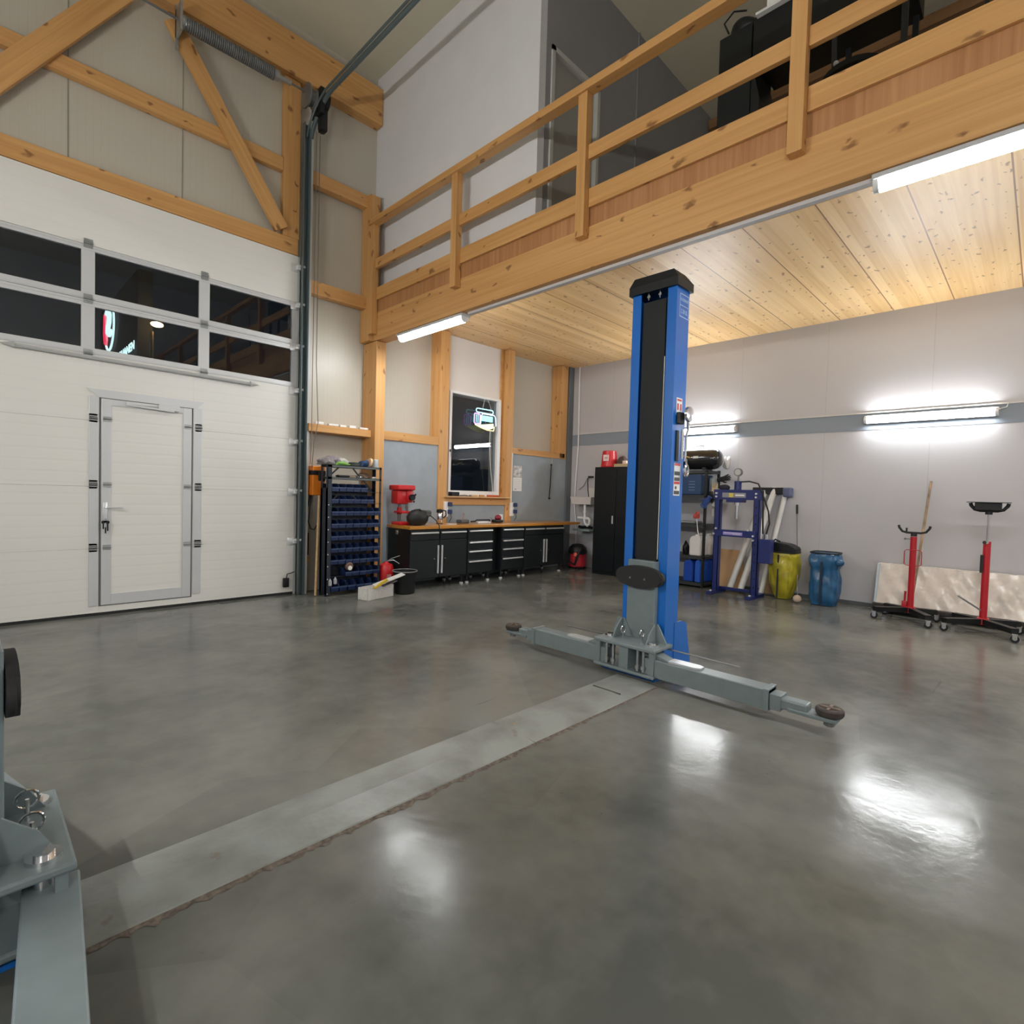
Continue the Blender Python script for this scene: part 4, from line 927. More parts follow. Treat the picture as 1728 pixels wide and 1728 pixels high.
# orange control box
t=thing('control_box','orange control box with black front beside the garage door track','control box',(-5.33,-.1,1.5))
b=MB(); b.box(-5.42,-5.25,-.20,.095,1.30,1.685,.01); b.build('box_housing',ORNG,t)
b=MB(); b.box(-5.425,-5.245,-.21,-.10,1.565,1.625,.005); b.box(-5.35,-5.26,-.235,-.20,1.49,1.61,.01); b.build('switch_block',BLACK,t)
b=MB(); b.tube([(-5.40,-.10,1.30),(-5.42,-.10,1.2),(-5.45,-.10,1.1),(-5.45,-.11,.72),(-5.47,-.08,.45),(-5.52,-.05,.18)],.009,6); b.build('cable',BLACK,t,40)
b=MB(); b.tube([(-5.38,-.08,1.30),(-5.41,-.12,1.15),(-5.43,-.12,.95),(-5.40,-.12,.86),(-5.34,-.10,.84),(-5.30,-.08,.9)],.007,6); b.build('cable',BLACK,t,40)
b=MB(); b.tube([(-5.345,-.235,1.30),(-5.42,-.33,.01)],.016,10); solo(b,'broom_stick',STICKW,'pale wooden broom stick leaning beside the bin rack','stick',smooth=40)
b=MB(); b.box(-5.44,-5.37,-.02,.095,.50,.80,.01); solo(b,'red_case',mat('dull dark red',(.10,.015,.015),.6),'dull red case on the wall behind the broom stick','case')
b=MB(); b.box(-5.45,-5.38,-.05,.095,.40,.49,.004); solo(b,'wood_block',WOOD,'spruce block on the wall beneath the dull red case','block')

# extinguisher, bin, carton
t=thing('red_canister','small red canister with thin grey hose on the floor by the bin rack','canister',(-4.42,-.40,0))
b=MB(); b.lathe([(.10,.0),(.105,.01),(.105,.30),(.09,.345),(.04,.37),(.03,.385)],(-4.42,-.40,0),'Z',26); b.build('canister_body',RED,t,30)
b=MB(); b.box(-4.47,-4.40,-.507,-.50,.15,.22); b.build('canister_label',mat('pink label',(.6,.3,.28),.6),t)
b=MB(); b.tube([(-4.42,-.40,.38),(-4.36,-.44,.43),(-4.26,-.5,.47)],.006,6); b.build('hose',ALUD,t,40)
b=MB(); b.tube([(-4.42,-.40,.39),(-4.34,-.46,.41),(-4.28,-.52,.36)],.006,6); b.build('hose',ALUD,t,40)
t=thing('waste_bin','black round waste bin on the floor at the left end of the workbench','waste bin',(-4.39,-.82,0))
b=MB(); b.lathe([(.125,0),(.135,.01),(.155,.285),(.165,.29),(.165,.305),(.15,.305),(.13,.02)],(-4.39,-.82,0),'Z',30); b.build('bin_shell',BLACK,t,30)
b=MB(); b.tube([(-4.39+.167*math.cos(a),-.82+.167*math.sin(a),.305) for a in [2*math.pi*k/30 for k in range(30)]],.006,6,closed=True); b.build('bin_rim',mat('grey rim',(.3,.3,.3),.35),t,60)
t=thing('carton_box','white speckled carton with torn open flap on the floor','carton',(-4.86,-.93,0))
CM=mat('speckled white carton',(.72,.71,.68),.7,noise=.10,nscale=40)
Mx=Matrix.Translation((-4.86,-.87,0))@Matrix.Rotation(R(14),4,'Z')
b=MB()
for q in ((-.23,.23,-.085,-.08,0,.155),(-.23,.23,.08,.085,0,.155),(-.23,-.225,-.085,.085,0,.155),(.225,.23,-.085,.085,0,.155),(-.23,.23,-.085,.085,0,.005)): b.box(*q,0,Mx)
b.build('carton_body',CM,t)
b=MB(); b.bar((-4.93,-.93,.17),(-4.55,-1.02,.30),.14,.012); b.build('carton_flap',CM,t)
b=MB(); b.bar((-4.96,-.99,.15),(-4.80,-1.03,.25),.05,.02); b.build('yellow_liner',YEL,t)
b=MB(); b.bar((-4.82,-.95,.155),(-4.64,-.99,.22),.10,.006); b.build('grey_liner',mat('grey liner',(.25,.25,.26),.7),t)

# ================================================================== corner: pipe, basin, vacuum, black cabinet
b=MB(); b.tube([(-.03,-.32,3.94),(-.03,-.34,2.4),(-.035,-.30,1.55),(-.035,-.30,1.2),(-.035,-.36,.7),(-.035,-.36,.02)],.013,8); solo(b,'wall_pipe',COPW,'thin white pipe running down the right wall beside the corner column','pipe',smooth=50)
t=thing('wash_basin','small pale basin on the right wall between worktop and black cabinet','sink',(-.18,-.62,1.3))
b=MB(); A=[(-.34,-.92),(-.34,-.42),(-.003,-.42),(-.003,-.92)]
lo=[b.bm.verts.new((x*.9-.0,-.67+(y+.67)*.86,1.235)) for x,y in A]; hi=[b.bm.verts.new((x,y,1.375)) for x,y in A]
ih=[b.bm.verts.new((-.02+(x+.02)*.9,-.67+(y+.67)*.9,1.375)) for x,y in A]; il=[b.bm.verts.new((-.03+(x+.03)*.75,-.67+(y+.67)*.75,1.26)) for x,y in A]
for P_,Q_ in ((lo,hi),(hi,ih),(ih,il)):
    for i in range(4): b.bm.faces.new((P_[i],P_[(i+1)%4],Q_[(i+1)%4],Q_[i]))
b.bm.faces.new(lo); b.bm.faces.new(il); b.build('basin_bowl',CERAM,t)
b=MB(); b.box(-.03,-.003,-.94,-.60,1.36,1.56,.006); b.build('splash_panel',CERAM,t)
b=MB(); b.tube([(-.25,-.72,1.24),(-.25,-.72,.92),(-.25,-.74,.86),(-.25,-.79,.83),(-.25,-.84,.87),(-.25,-.84,.95),(-.25,-.80,.97),(-.25,-.56,.97)],.026,10); b.cyl((-.25,-.72,1.12),(-.25,-.72,1.07),.036,seg=12); b.build('drain_trap',COPW,t,50)
b=MB(); b.tube([(-.10,-.66,1.75),(-.16,-.70,1.66),(-.20,-.74,1.52),(-.20,-.76,1.38)],.010,8); b.cyl((-.01,-.72,1.77),(-.10,-.66,1.77),.018,seg=10); b.build('tap_pipe',BLACK,t,40)
b=MB(); b.tube([(-.03,-.40,1.52),(-.04,-.52,1.60),(-.04,-.60,1.74),(-.03,-.68,1.76)],.007,6); b.build('tap_hose',mat('grey hose',(.16,.17,.17),.5),t,40)
b=MB(); b.box(-.34,-.01,-.90,-.50,.725,.76,.006); solo(b,'glass_shelf',mat('grey green shelf',(.30,.38,.37),.25),'grey green shelf on the wall below the basin trap','shelf')
b=MB(); b.tube([(-.2,-.56,.80),(-.21,-.62,.79),(-.18,-.75,.80),(-.2,-.86,.79)],.03,8); solo(b,'hose_coil',BLACK,'dark hose lying on the shelf below the basin','hose',smooth=50)
t=thing('vacuum_cleaner','red and black shop vacuum on the floor beside the tall black cabinet','vacuum',(-.36,-.66,0))
b=MB(); b.lathe([(.10,.0),(.17,.03),(.18,.14),(.17,.26)],(-.36,-.66,.03),'Z',24); b.build('vacuum_tank',mat('vacuum red',(.42,.02,.03),.4),t,40)
b=MB(); b.lathe([(.175,.26),(.185,.30),(.165,.38),(.10,.44),(.03,.455)],(-.36,-.66,.03),'Z',24); b.build('vacuum_head',BLACK,t,40)
b=MB(); b.tube([(-.52,-.60,.30),(-.56,-.62,.14),(-.54,-.74,.10),(-.56,-.80,.24),(-.48,-.82,.38)],.022,8); b.build('vacuum_hose',BLACK,t,40)
b=MB(); b.sph((-.53,-.74,.28),.05,(.6,1,1)); b.build('filter_knob',mat('salmon red',(.75,.12,.08),.4),t,True)
for x,y in ((-.46,-.56),(-.46,-.76),(-.26,-.56),(-.26,-.76)):
    b=MB(); b.cyl((x,y-.012,.028),(x,y+.012,.028),.026,seg=12); b.build('caster',BLACK,t,30)
t=thing('tall_cabinet','tall black two door steel cabinet on the right wall behind the lift post','cabinet',(-.32,-1.7,0))
b=MB(); b.box(-.60,-.02,-2.12,-1.18,.0,1.92,.004); b.build('cabinet_body',GLASSY,t)
for y0,y1,hy in ((-1.645,-1.20,-1.60),(-2.10,-1.655,-1.70)):
    b=MB(); b.box(-.618,-.60,y0,y1,.06,1.88,.003); dd=b.build('cabinet_door',GLASSY,t)
    b=MB(); b.box(-.63,-.617,hy-.012,hy+.012,.92,1.06,.003); b.build('door_handle',SILV if hy>-1.65 else BLACK,dd)
t=thing('red_bucket','upturned red bucket with white label on top of the tall black cabinet','bucket',(-.40,-1.36,1.92))
b=MB(); b.lathe([(.155,0),(.16,.012),(.15,.02),(.125,.285),(.115,.295)],(-.42,-1.36,1.922),'Z',30); b.build('bucket_shell',RED,t,30)
b=MB(); b.box(-.571,-.560,-1.44,-1.33,2.03,2.14); b.build('bucket_label',mat('pinkish label',(.8,.62,.6),.5),t)
b=MB(); b.box(-.575,-.571,-1.42,-1.36,2.075,2.095); b.build('label_lettering',mat('label print',(.45,.3,.3),.6),t)
lump('cloth_bundle',mat('dark brown leather',(.055,.03,.025),.7),(-.38,-1.62,1.98),(.10,.10,.09),'dark brown bundle beside the red bucket on the black cabinet','bundle',11)
b=MB(); b.box(-.55,-.25,-1.86,-1.545,1.922,1.975,.003); solo(b,'cardboard_box',mat('tan carton',(.50,.38,.22),.8),'flat tan carton on the black cabinet under the brown bundle','box')
b=MB(); b.cyl((-.46,-1.72,1.976),(-.46,-1.72,2.03),.05,seg=16); solo(b,'tape_roll',mat('cream tape',(.72,.58,.48),.6),'cream roll standing on the tan carton','tape',smooth=30)

# ================================================================== shelving with compressor and boxes
t=thing('shelving_unit','black shelving unit on the right wall holding the air tank and jerry cans','shelf unit',(-.3,-3,0))
SX0,SX1,SY0,SY1=-.52,-.03,-3.24,-2.20
for x in (SX0,SX1-.04):
    for y in (SY0,SY1-.035):
        b=MB(); b.box(x,x+.04,y,y+.035,0,1.86,.002); b.build('shelf_post',BLACK,t)
SH=mat('dark shelf board',(.028,.034,.034),.5)
for z in (1.85,1.46,1.00,.50,.08):
    b=MB(); b.box(SX0,SX1,SY0,SY1,z-.045,z-.003); b.box(SX0-.004,SX0,SY0,SY1,z-.05,z-.035); b.box(SX0-.004,SX0,SY0,SY1,z-.012,z); b.build('shelf_board',SH,t)
t=thing('air_tank','glossy black horizontal air tank on top of the shelving unit','air tank',(-.28,-2.85,1.86))
b=MB(); b.lathe([(.03,-.50),(.10,-.485),(.15,-.44),(.165,-.38),(.165,.38),(.15,.44),(.10,.485),(.03,.50)],(-.28,-2.86,2.035),'Y',32); b.build('tank_shell',mat('black gloss paint',(.012,.013,.015),.12,coat=.5),t,40)
b=MB(); b.box(-.40,-.16,-3.16,-3.10,1.852,1.90); b.build('tank_foot',BLACK,t)
b=MB(); b.box(-.40,-.16,-2.6,-2.54,1.852,1.90); b.build('tank_foot',BLACK,t)
b=MB(); b.tube([(-.28,-2.90,2.19),(-.28,-2.90,2.25),(-.28,-3.06,2.25),(-.28,-3.06,2.19)],.006,6); b.build('tank_handle',CHROME,t,40)
b=MB(); b.tube([(-.44,-2.72,2.10),(-.455,-2.84,2.075),(-.45,-2.92,2.05)],.012,6); b.build('tank_valve',mat('brass',(.7,.6,.25),.3,.8),t,40)
b=MB(); b.box(-.452,-.445,-3.05,-2.97,2.04,2.075); b.build('tank_label',WHITEP,t)
lump('plastic_bag',mat('milky film',(.55,.55,.55),.3,bump=.5,bscale=20),(-.10,-3.36,1.89),(.07,.05,.14),'milky plastic bag behind the right end of the air tank','bag',21)
t=thing('parts_crate','dark blue slatted plastic crate on the second shelf','crate',(-.3,-2.9,1.5))
b=MB(); b.box(-.50,-.08,-3.14,-2.62,1.463,1.78,.01); b.build('crate_body',BINB,t)
b=MB()
for i in range(4): b.box(-.507,-.50,-3.04,-2.94,1.53+.045*i,1.542+.045*i)
b.build('crate_vents',mat('pale crate blue',(.12,.2,.33),.4),t)  # bars in a paler blue than the crate body
b=MB(); b.box(-.26,-.06,-3.235,-3.155,1.463,1.75,.03); solo(b,'glass_container',mat('cloudy container',(.33,.37,.37),.25),'cloudy clear container right of the blue crate','container')
def glove(label,c,M_,sz=1.0,m_=TAN,group=None):
    """hand shaped work glove; local z runs to the finger tips"""
    b=MB(); b.box(-.012,.012,-.042,.042,-.05,.05,.01)
    for i,(y,l) in enumerate(((-.033,.065),(-.011,.08),(.011,.075),(.033,.055))): b.tube([(0,y,.03),(-.004,y*1.25,.05+l*.6),(-.012,y*1.35,.05+l)],[.013,.012,.009],8)
    b.tube([(0,-.035,-.02),(-.01,-.065,.01),(-.014,-.075,.04)],[.014,.013,.010],8)
    b.lathe([(.036,-.10),(.034,-.05),(.038,-.03)],(0,0,0),'Z',14)
    for v in b.bm.verts: v.co=Matrix.Translation(c)@M_@(v.co*sz)
    return solo(b,'work_glove',m_,label,'glove',group,smooth=50)
glove('tan work glove with spread fingers hanging from the shelving unit by the press',(-.32,-3.275,1.54),Matrix.Rotation(R(8),4,'X'),.95)
glove('black work glove stuck on the wall side of the shelving unit above the press',(-.12,-3.33,1.73),Matrix.Rotation(R(75),4,'X'),.95,RUBBER)
glove('blue work glove hanging below the tan glove',(-.55,-3.265,1.36),Matrix.Rotation(R(215),4,'X'),.95,mat('blue glove fabric',(.03,.07,.26),.8))
glove('black glove tucked between the tan and the blue glove',(-.40,-3.275,1.44),Matrix.Rotation(R(170),4,'X'),.8,RUBBER)
b=MB(); b.bar((-.33,-3.285,1.37),(-.24,-3.36,1.30),.008,.15); solo(b,'paper_tag',WHITEP,'crumpled white paper pad hanging on the shelving unit post','paper')
b=MB(); b.box(-.35,-.25,-3.275,-3.262,1.13,1.25,.003); solo(b,'paper_tag',mat('dull paper',(.6,.6,.56),.8),'smaller dull paper pad below the white one','paper')
lump('trigger_clamp',mat('dull red plastic',(.42,.06,.05),.5),(-.56,-3.12,1.09),(.03,.05,.07),'dull red trigger tool hanging at the third shelf','tool',24)
b=MB(); b.tube([(-.56,-3.12,1.1),(-.57,-3.15,.9),(-.56,-3.19,.75)],.006,6); solo(b,'cable',WHITEP,'thin white cable hanging from the red trigger tool','cable')
b=MB(); b.box(-.48,-.2,-3.05,-2.65,1.003,1.04,.01); solo(b,'metal_tray',mat('scratched grey tray',(.25,.26,.27),.35,.4),'flat scratched metal tray on the third shelf','tray')
def jug(y0,y1,z0,h,m_,label,cat,x0=-.50,x1=-.22,group=None):
    t=thing('jerry_can',label,cat,((x0+x1)/2,(y0+y1)/2,z0),0,group)
    b=MB(); w=(y1-y0)
    b.prism([(y0,z0),(y1,z0),(y1,z0+h*.78),(y1-w*.22,z0+h*.93),(y0+w*.22,z0+h*.93),(y0,z0+h*.78)],x0,x1,'X'); bmesh.ops.bevel(b.bm,geom=list(b.bm.edges),offset=.012,segments=2,affect='EDGES')
    b.build('can_body',m_,t)
    c=((x0+x1)/2,(y0+y1)/2)
    b=MB(); b.cyl((x0+.06,c[1],z0+h*.92),(x0+.06,c[1],z0+h),.024,seg=14); b.build('screw_cap',m_ if m_!=WJUG else WHITE,t,30)
    b=MB(); b.tube([(c[0]-.02,c[1],z0+h*.91),(c[0]-.02,c[1],z0+h),(c[0]+.09,c[1],z0+h),(c[0]+.09,c[1],z0+h*.91)],.012,6); b.build('can_handle',m_,t)
    return t
jug(-3.17,-2.985,.503,.33,WJUG,'milky white canister on the fourth shelf, the left of two','canister')
jug(-3.225,-3.04,.503,.33,WJUG,'milky white canister on the fourth shelf, partly behind the rack post','canister',-.23,-.085)
lump('dark_bottle',BLACK,(-.40,-2.88,.503),(.07,.06,.13),'dark bottle standing left of the white canisters','bottle',27)
jug(-3.06,-2.90,.083,.36,BDRUM,'blue canister on the lowest shelf, left one','canister')
jug(-3.19,-3.09,.083,.38,mat('bright blue can',(.015,.10,.5),.35),'bright blue canister on the lowest shelf, in the middle','canister')
jug(-3.225,-3.05,.083,.38,BDRUM,'blue canister on the lowest shelf, behind the right post','canister',-.23,-.085)
lump('cloth_hat',mat('dark cloth cap',(.02,.02,.035),.9),(-.69,-3.60,1.545),(.05,.08,.05),'dark cloth cap lying on the top beam of the press','cap',29)

# ================================================================== hydraulic press
t=thing('hydraulic_press','navy blue hydraulic shop press with pressure gauge and chrome ram','press',(-.55,-3.8,0))
XL=-.75
def chan(y0,y1,z0,z1,par=t,n='upright'):
    b=MB(); b.box(XL,XL+.09,y0,y0+.008,z0,z1); b.box(XL,XL+.09,y1-.008,y1,z0,z1); b.box(XL,XL+.008,y0,y1,z0,z1); return b.build(n,PRESSB,par)
chan(-3.565,-3.485,.03,1.52); chan(-4.13,-4.05,.03,1.52)
for y in (-3.525,-4.09):
    b=MB(); b.box(XL-.18,XL+.33,y-.04,y+.04,0,.05,.004); b.build('foot_beam',PRESSB,t)
    b=MB(); b.cyl((XL-.12,y,.05),(XL-.12,y,.065),.016,seg=10); b.build('foot_bolt',SILV,t,30)
b=MB(); b.box(XL+.16,XL+.20,-4.09,-3.525,.05,.09); b.build('foot_brace',PRESSB,t)
b=MB(); b.box(XL-.012,XL-.003,-4.15,-3.47,1.40,1.535); b.box(XL+.093,XL+.10,-4.15,-3.47,1.40,1.535); b.box(XL-.012,XL+.10,-4.15,-3.47,1.535,1.545); b.build('head_beam',PRESSB,t)
b=MB(); b.box(XL-.014,XL-.012,-3.94,-3.60,1.43,1.50); b.build('head_label',mat('grey label print',(.25,.25,.27),.5),t)
b=MB(); b.box(XL-.016,XL-.014,-3.76,-3.70,1.435,1.495); b.build('label_yellow',mat('label yellow',(.65,.52,.08),.5),t)
b=MB(); b.box(XL-.016,XL-.014,-3.92,-3.79,1.455,1.475); b.build('label_white',WHITEP,t)
b=MB(); b.box(XL-.02,XL+.12,-3.90,-3.66,1.36,1.40,.004); b.build('ram_plate',PRESSB,t)
b=MB(); b.cyl((XL+.045,-3.80,1.36),(XL+.045,-3.80,1.32),.045,seg=18); b.cyl((XL+.045,-3.80,1.33),(XL+.045,-3.80,1.12),.026,seg=18); b.build('chrome_ram',CHROME,t,30)
b=MB(); b.cyl((XL+.045,-3.80,1.545),(XL+.045,-3.80,1.67),.05,seg=20); b.build('cylinder_body',PRESSB,t,30)
b=MB(); b.cyl((XL+.045,-3.80,1.67),(XL+.045,-3.80,1.75),.012,seg=10); b.cyl((XL+.02,-3.80,1.80),(XL+.06,-3.80,1.80),.058,seg=24); b.build('pressure_gauge',mat('gauge rim',(.2,.2,.2),.3,.6),t,30)
b=MB(); b.cyl((XL+.014,-3.80,1.80),(XL+.02,-3.80,1.80),.044,seg=24); b.build('gauge_face',mat('gauge face',(.5,.5,.48),.4),t,30)
b=MB(); b.box(XL-.03,XL+.12,-4.10,-3.50,.86,.955); b.build('press_bed',PRESSB,t)
b=MB(); b.box(XL-.032,XL-.03,-3.92,-3.64,.885,.93); b.build('bed_label',mat('lilac label',(.32,.25,.6),.5),t)
b=MB(); b.box(XL-.034,XL-.032,-3.90,-3.66,.912,.918); b.box(XL-.034,XL-.032,-3.90,-3.78,.893,.898); b.build('label_lettering',WHITEP,t)
for y,z in ((-3.53,.97),(-4.0,.97),(-3.50,.89),(-4.07,.89),(-4.07,.83),(-4.09,1.44),(-4.09,1.49),(-3.52,1.44),(-3.52,1.49)):
    b=MB(); b.cyl((XL-.045,y,z),(XL-.012,y,z),.014,seg=10); b.build('press_bolt',SILV,t,30)
b=MB()
for z in (.16,.28,.40,.52,.64,.76,1.06,1.18,1.30): b.cyl((XL-.002,-4.09,z),(XL+.0,-4.09,z),.012,seg=10)
b.build('adjust_holes',BLACK,t) 
b=MB(); b.box(XL-.05,XL+.08,-4.32,-4.15,.52,.86,.01); b.build('pump_body',PRESSB,t)
b=MB(); b.cyl((XL+.0,-4.24,.86),(XL+.0,-4.24,.93),.03,seg=14); b.build('pump_fitting',CHROME,t,30)
b=MB(); b.tube([(XL+.045,-3.85,1.66),(XL+.0,-3.98,1.665),(XL-.05,-4.12,1.63),(XL-.02,-4.17,1.50),(XL-.02,-4.26,1.25),(XL-.02,-4.28,1.08),(XL-.01,-4.24,.93)],.011,8); b.build('pressure_hose',RUBBER,t,50)
b=MB(); b.tube([(XL-.02,-4.18,1.52),(XL-.02,-4.19,1.15),(XL-.02,-4.20,.93)],.013,8); b.build('pump_lever',RUBBER,t,50)

# long wrapped tubes and cardboard leaning behind the press
WT_=mat('wrapped white tube',(.66,.66,.64),.28,noise=.1,nscale=6,bump=.2,bscale=30)
for i,(p0,p1,lab) in enumerate((((-.42,-3.62,.03),(-.05,-3.96,1.58),'left one of three long wrapped white tubes leaning behind the press'),((-.42,-3.78,.03),(-.05,-4.10,1.60),'middle one of three long wrapped white tubes leaning behind the press'),((-.36,-4.06,.03),(-.05,-4.24,1.52),'right one of three long wrapped white tubes leaning behind the press'))):
    b=MB(); b.tube([p0,p1],.045 if i<2 else .035,12); solo(b,'wrapped_tube',WT_,lab,'tube','wrapped tubes behind the press',smooth=40)
t=thing('rail_bracket','dark bracket on the wall behind the press holding the wrapped tubes','bracket',(-.1,-4.1,1.6))
b=MB(); b.box(-.10,-.003,-4.24,-3.78,1.50,1.60,.01); b.build('bracket_bar',RUBBER,t)
b=MB(); b.box(-.12,-.003,-4.34,-4.22,1.46,1.60,.02); b.build('bracket_end',mat('slate blue block',(.10,.12,.22),.5),t)
b=MB(); b.prism([(-3.78,.06),(-3.74,.02),(-3.42,.02),(-3.34,.08),(-3.34,.62),(-3.72,.62)],-.30,-.285,'X'); b.xf(lambda v:(v.x+v.z*.22-.02,v.y,v.z)); solo(b,'cardboard_sheet',CARD,'wide brown cardboard sheet leaning between the legs of the press','cardboard')
b=MB(); b.prism([(-4.17,.02),(-4.00,.02),(-4.06,.55),(-4.17,.55)],-.30,-.288,'X'); b.xf(lambda v:(v.x+v.z*.15+.10,v.y,v.z)); solo(b,'cardboard_sheet',mat('darker cardboard',(.30,.18,.09),.8),'narrow brown cardboard strip leaning right of the press','cardboard')

# ================================================================== refuse sacks, broom
def sack(yc,w,h,m_,label,seed,kind='slim',xc=-.33):
    t=thing('refuse_sack',label,'sack',(xc,yc,0)); rr=random.Random(seed)
    b=MB(); n=72; rings=[]; J=26
    ph=[(rr.randint(3,9),rr.uniform(0,6),rr.uniform(-5,5),rr.uniform(.010,.026)) for _ in range(7)]
    fo=[(rr.randint(14,26),rr.uniform(0,6),rr.uniform(-3,3),.007) for _ in range(3)]
    for j in range(J+1):
        u=j/J; z=.008+u*h
        if kind=='slim': k=(.55+.50*math.sin(min(1,u*1.55)*math.pi/2)) if u<.85 else 1.0+.08*math.sin((u-.85)/.15*math.pi)
        else: k=(.98+.06*math.sin(u*5)) if u<.72 else (1.02+.16*math.sin((u-.72)/.28*math.pi)-.08*(u-.72)/.28)
        if u<.04: k*=.9
        ring=[]
        for i in range(n):
            a=2*math.pi*i/n; s=1+sum(c*math.sin(p*a+q+f*u*2) for p,q,f,c in ph)+sum(c*math.sin(p*a+q+f*u) for p,q,f,c in fo)+.02*math.sin(u*23+3*a)
            ca,sa=math.cos(a),math.sin(a)
            ex=math.copysign(abs(ca)**.75,ca)*.17*k*s; ey=math.copysign(abs(sa)**.55,sa)*w/2*k*s
            ring.append(b.bm.verts.new((xc+ex,yc+ey,z)))
        rings.append(ring)
    for A_,B_ in zip(rings,rings[1:]):
        for i in range(n): b.bm.faces.new((A_[i],A_[(i+1)%n],B_[(i+1)%n],B_[i]))
    b.bm.faces.new(rings[0]); b.bm.faces.new(rings[-1]); b.build('sack_body',m_,t,60)
    b=MB(); pts=[(xc+.175*math.copysign(abs(math.cos(a))**.5,math.cos(a)),yc+w/2*1.0*math.copysign(abs(math.sin(a))**.5,math.sin(a)),h+.012) for a in [2*math.pi*k/28 for k in range(28)]]
    b.tube(pts,.011,6,closed=True); b.build('holder_ring',RUBBER,t,50)
    return t
YS=sack(-4.36,.36,.66,YBAG,'yellow refuse sack hanging in a holder by the right wall',2)
b=MB(); b.box(-.525,-.512,-4.345,-4.325,.02,.64); b.build('holder_bar',RUBBER,YS)
b=MB()
b.prism([(-4.20,.675),(-4.54,.675),(-4.54,.74),(-4.44,.79),(-4.22,.815)],-.50,-.22,'X'); bmesh.ops.bevel(b.bm,geom=list(b.bm.edges),offset=.012,segments=2,affect='EDGES'); b.build('holder_lid',BLACK,YS)
b=MB(); b.tube([(-.45,-4.23,.81),(-.45,-4.26,.85),(-.45,-4.33,.82)],.012,6); b.build('lid_grip',BLACK,YS)
BS=sack(-4.885,.34,.70,BBAG,'dark blue refuse sack hanging in a holder by the right wall',9,'wide')
b=MB(); b.sph((-.46,-5.08,.60),.06,(.8,1,.8)); b.build('sack_corner',BBAG,BS,True)
b=MB(); b.box(-.525,-.512,-4.90,-4.87,.02,.60); b.build('holder_bar',mat('deep navy strip',(.005,.02,.05),.5),BS)
t=thing('floor_mop','thin dark stick with small grip leaning between the two refuse sacks','stick',(-.3,-4.6,0))
b=MB(); b.tube([(-.50,-4.60,.10),(-.02,-4.40,1.30)],.008,6); b.build('stick_shaft',DKSTEEL,t,40)
b=MB(); b.tube([(-.055,-4.415,1.22),(-.01,-4.395,1.35)],.015,8); b.build('stick_grip',BLACK,t,40)
b=MB(); b.sph((-.51,-4.60,.055),.055,(1,1,.95)); b.build('stick_foot',mat('pale tan pad',(.55,.42,.32),.8),t,True)

# ================================================================== wrapped panel and transmission jacks
t=thing('foil_parcel','long foil wrapped pale panel leaning on the right wall behind the red jacks','panel',(-.2,-6.6,0))
b=MB(); n=60; m2=10; V=[]
rr=random.Random(4)
for j in range(m2+1):
    row=[]
    for i in range(n+1):
        y=-5.46-i*(2.3/n); z=.12+.50*j/m2
        row.append(b.bm.verts.new((-.30+z*.25+.012*math.sin(y*13+z*9)+.008*math.sin(y*31-z*22),y,z)))
    V.append(row)
for j in range(m2):
    for i in range(n): b.bm.faces.new((V[j][i],V[j][i+1],V[j+1][i+1],V[j+1][i]))
bk=[[b.bm.verts.new((v.co.x+.09,v.co.y,v.co.z)) for v in row] for row in (V[0],V[-1])]
for i in range(n): b.bm.faces.new((V[0][i],V[0][i+1],bk[0][i+1],bk[0][i])); b.bm.faces.new((V[-1][i],V[-1][i+1],bk[1][i+1],bk[1][i]))
b.build('panel_film',FOIL,t,60)
b=MB(); b.prism([(-.31,.13),(-.21,.13),(-.10,.615),(-.18,.615)],-5.475,-5.455,'Y'); b.build('panel_end',mat('pale blue foam',(.45,.55,.60),.6),t)
b=MB(); b.box(-.36,-.14,-7.8,-5.45,.075,.12); b.build('panel_tray',mat('dark board',(.035,.03,.025),.7),t)
for y in (-5.6,-6.6,-7.6):
    b=MB(); b.box(-.34,-.14,y-.04,y+.04,0,.075); b.build('panel_support',mat('dark board',(.035,.03,.025),.7),t)
b=MB(); b.tube([(-.40,-5.86,.135),(-.02,-5.95,1.70)],.014,8); solo(b,'bamboo_stick',mat('mottled stick',(.30,.20,.12),.6,noise=.6,nscale=7),'mottled brown stick leaning on the wall behind the shorter red jack','stick',smooth=40)
def caster(b_c,par):
    x,y=b_c
    b=MB(); b.cyl((x-.014,y,.04),(x+.014,y,.04),.038,seg=18); b.build('caster_wheel',BLACK,par,30)
    b=MB(); b.cyl((x-.02,y,.04),(x+.02,y,.04),.016,seg=12); b.box(x-.022,x-.017,y-.02,y+.02,.035,.09); b.box(x+.017,x+.022,y-.02,y+.02,.035,.09); b.box(x-.026,x+.026,y-.024,y+.024,.085,.096); b.build('caster_fork',CHROME,par,30)
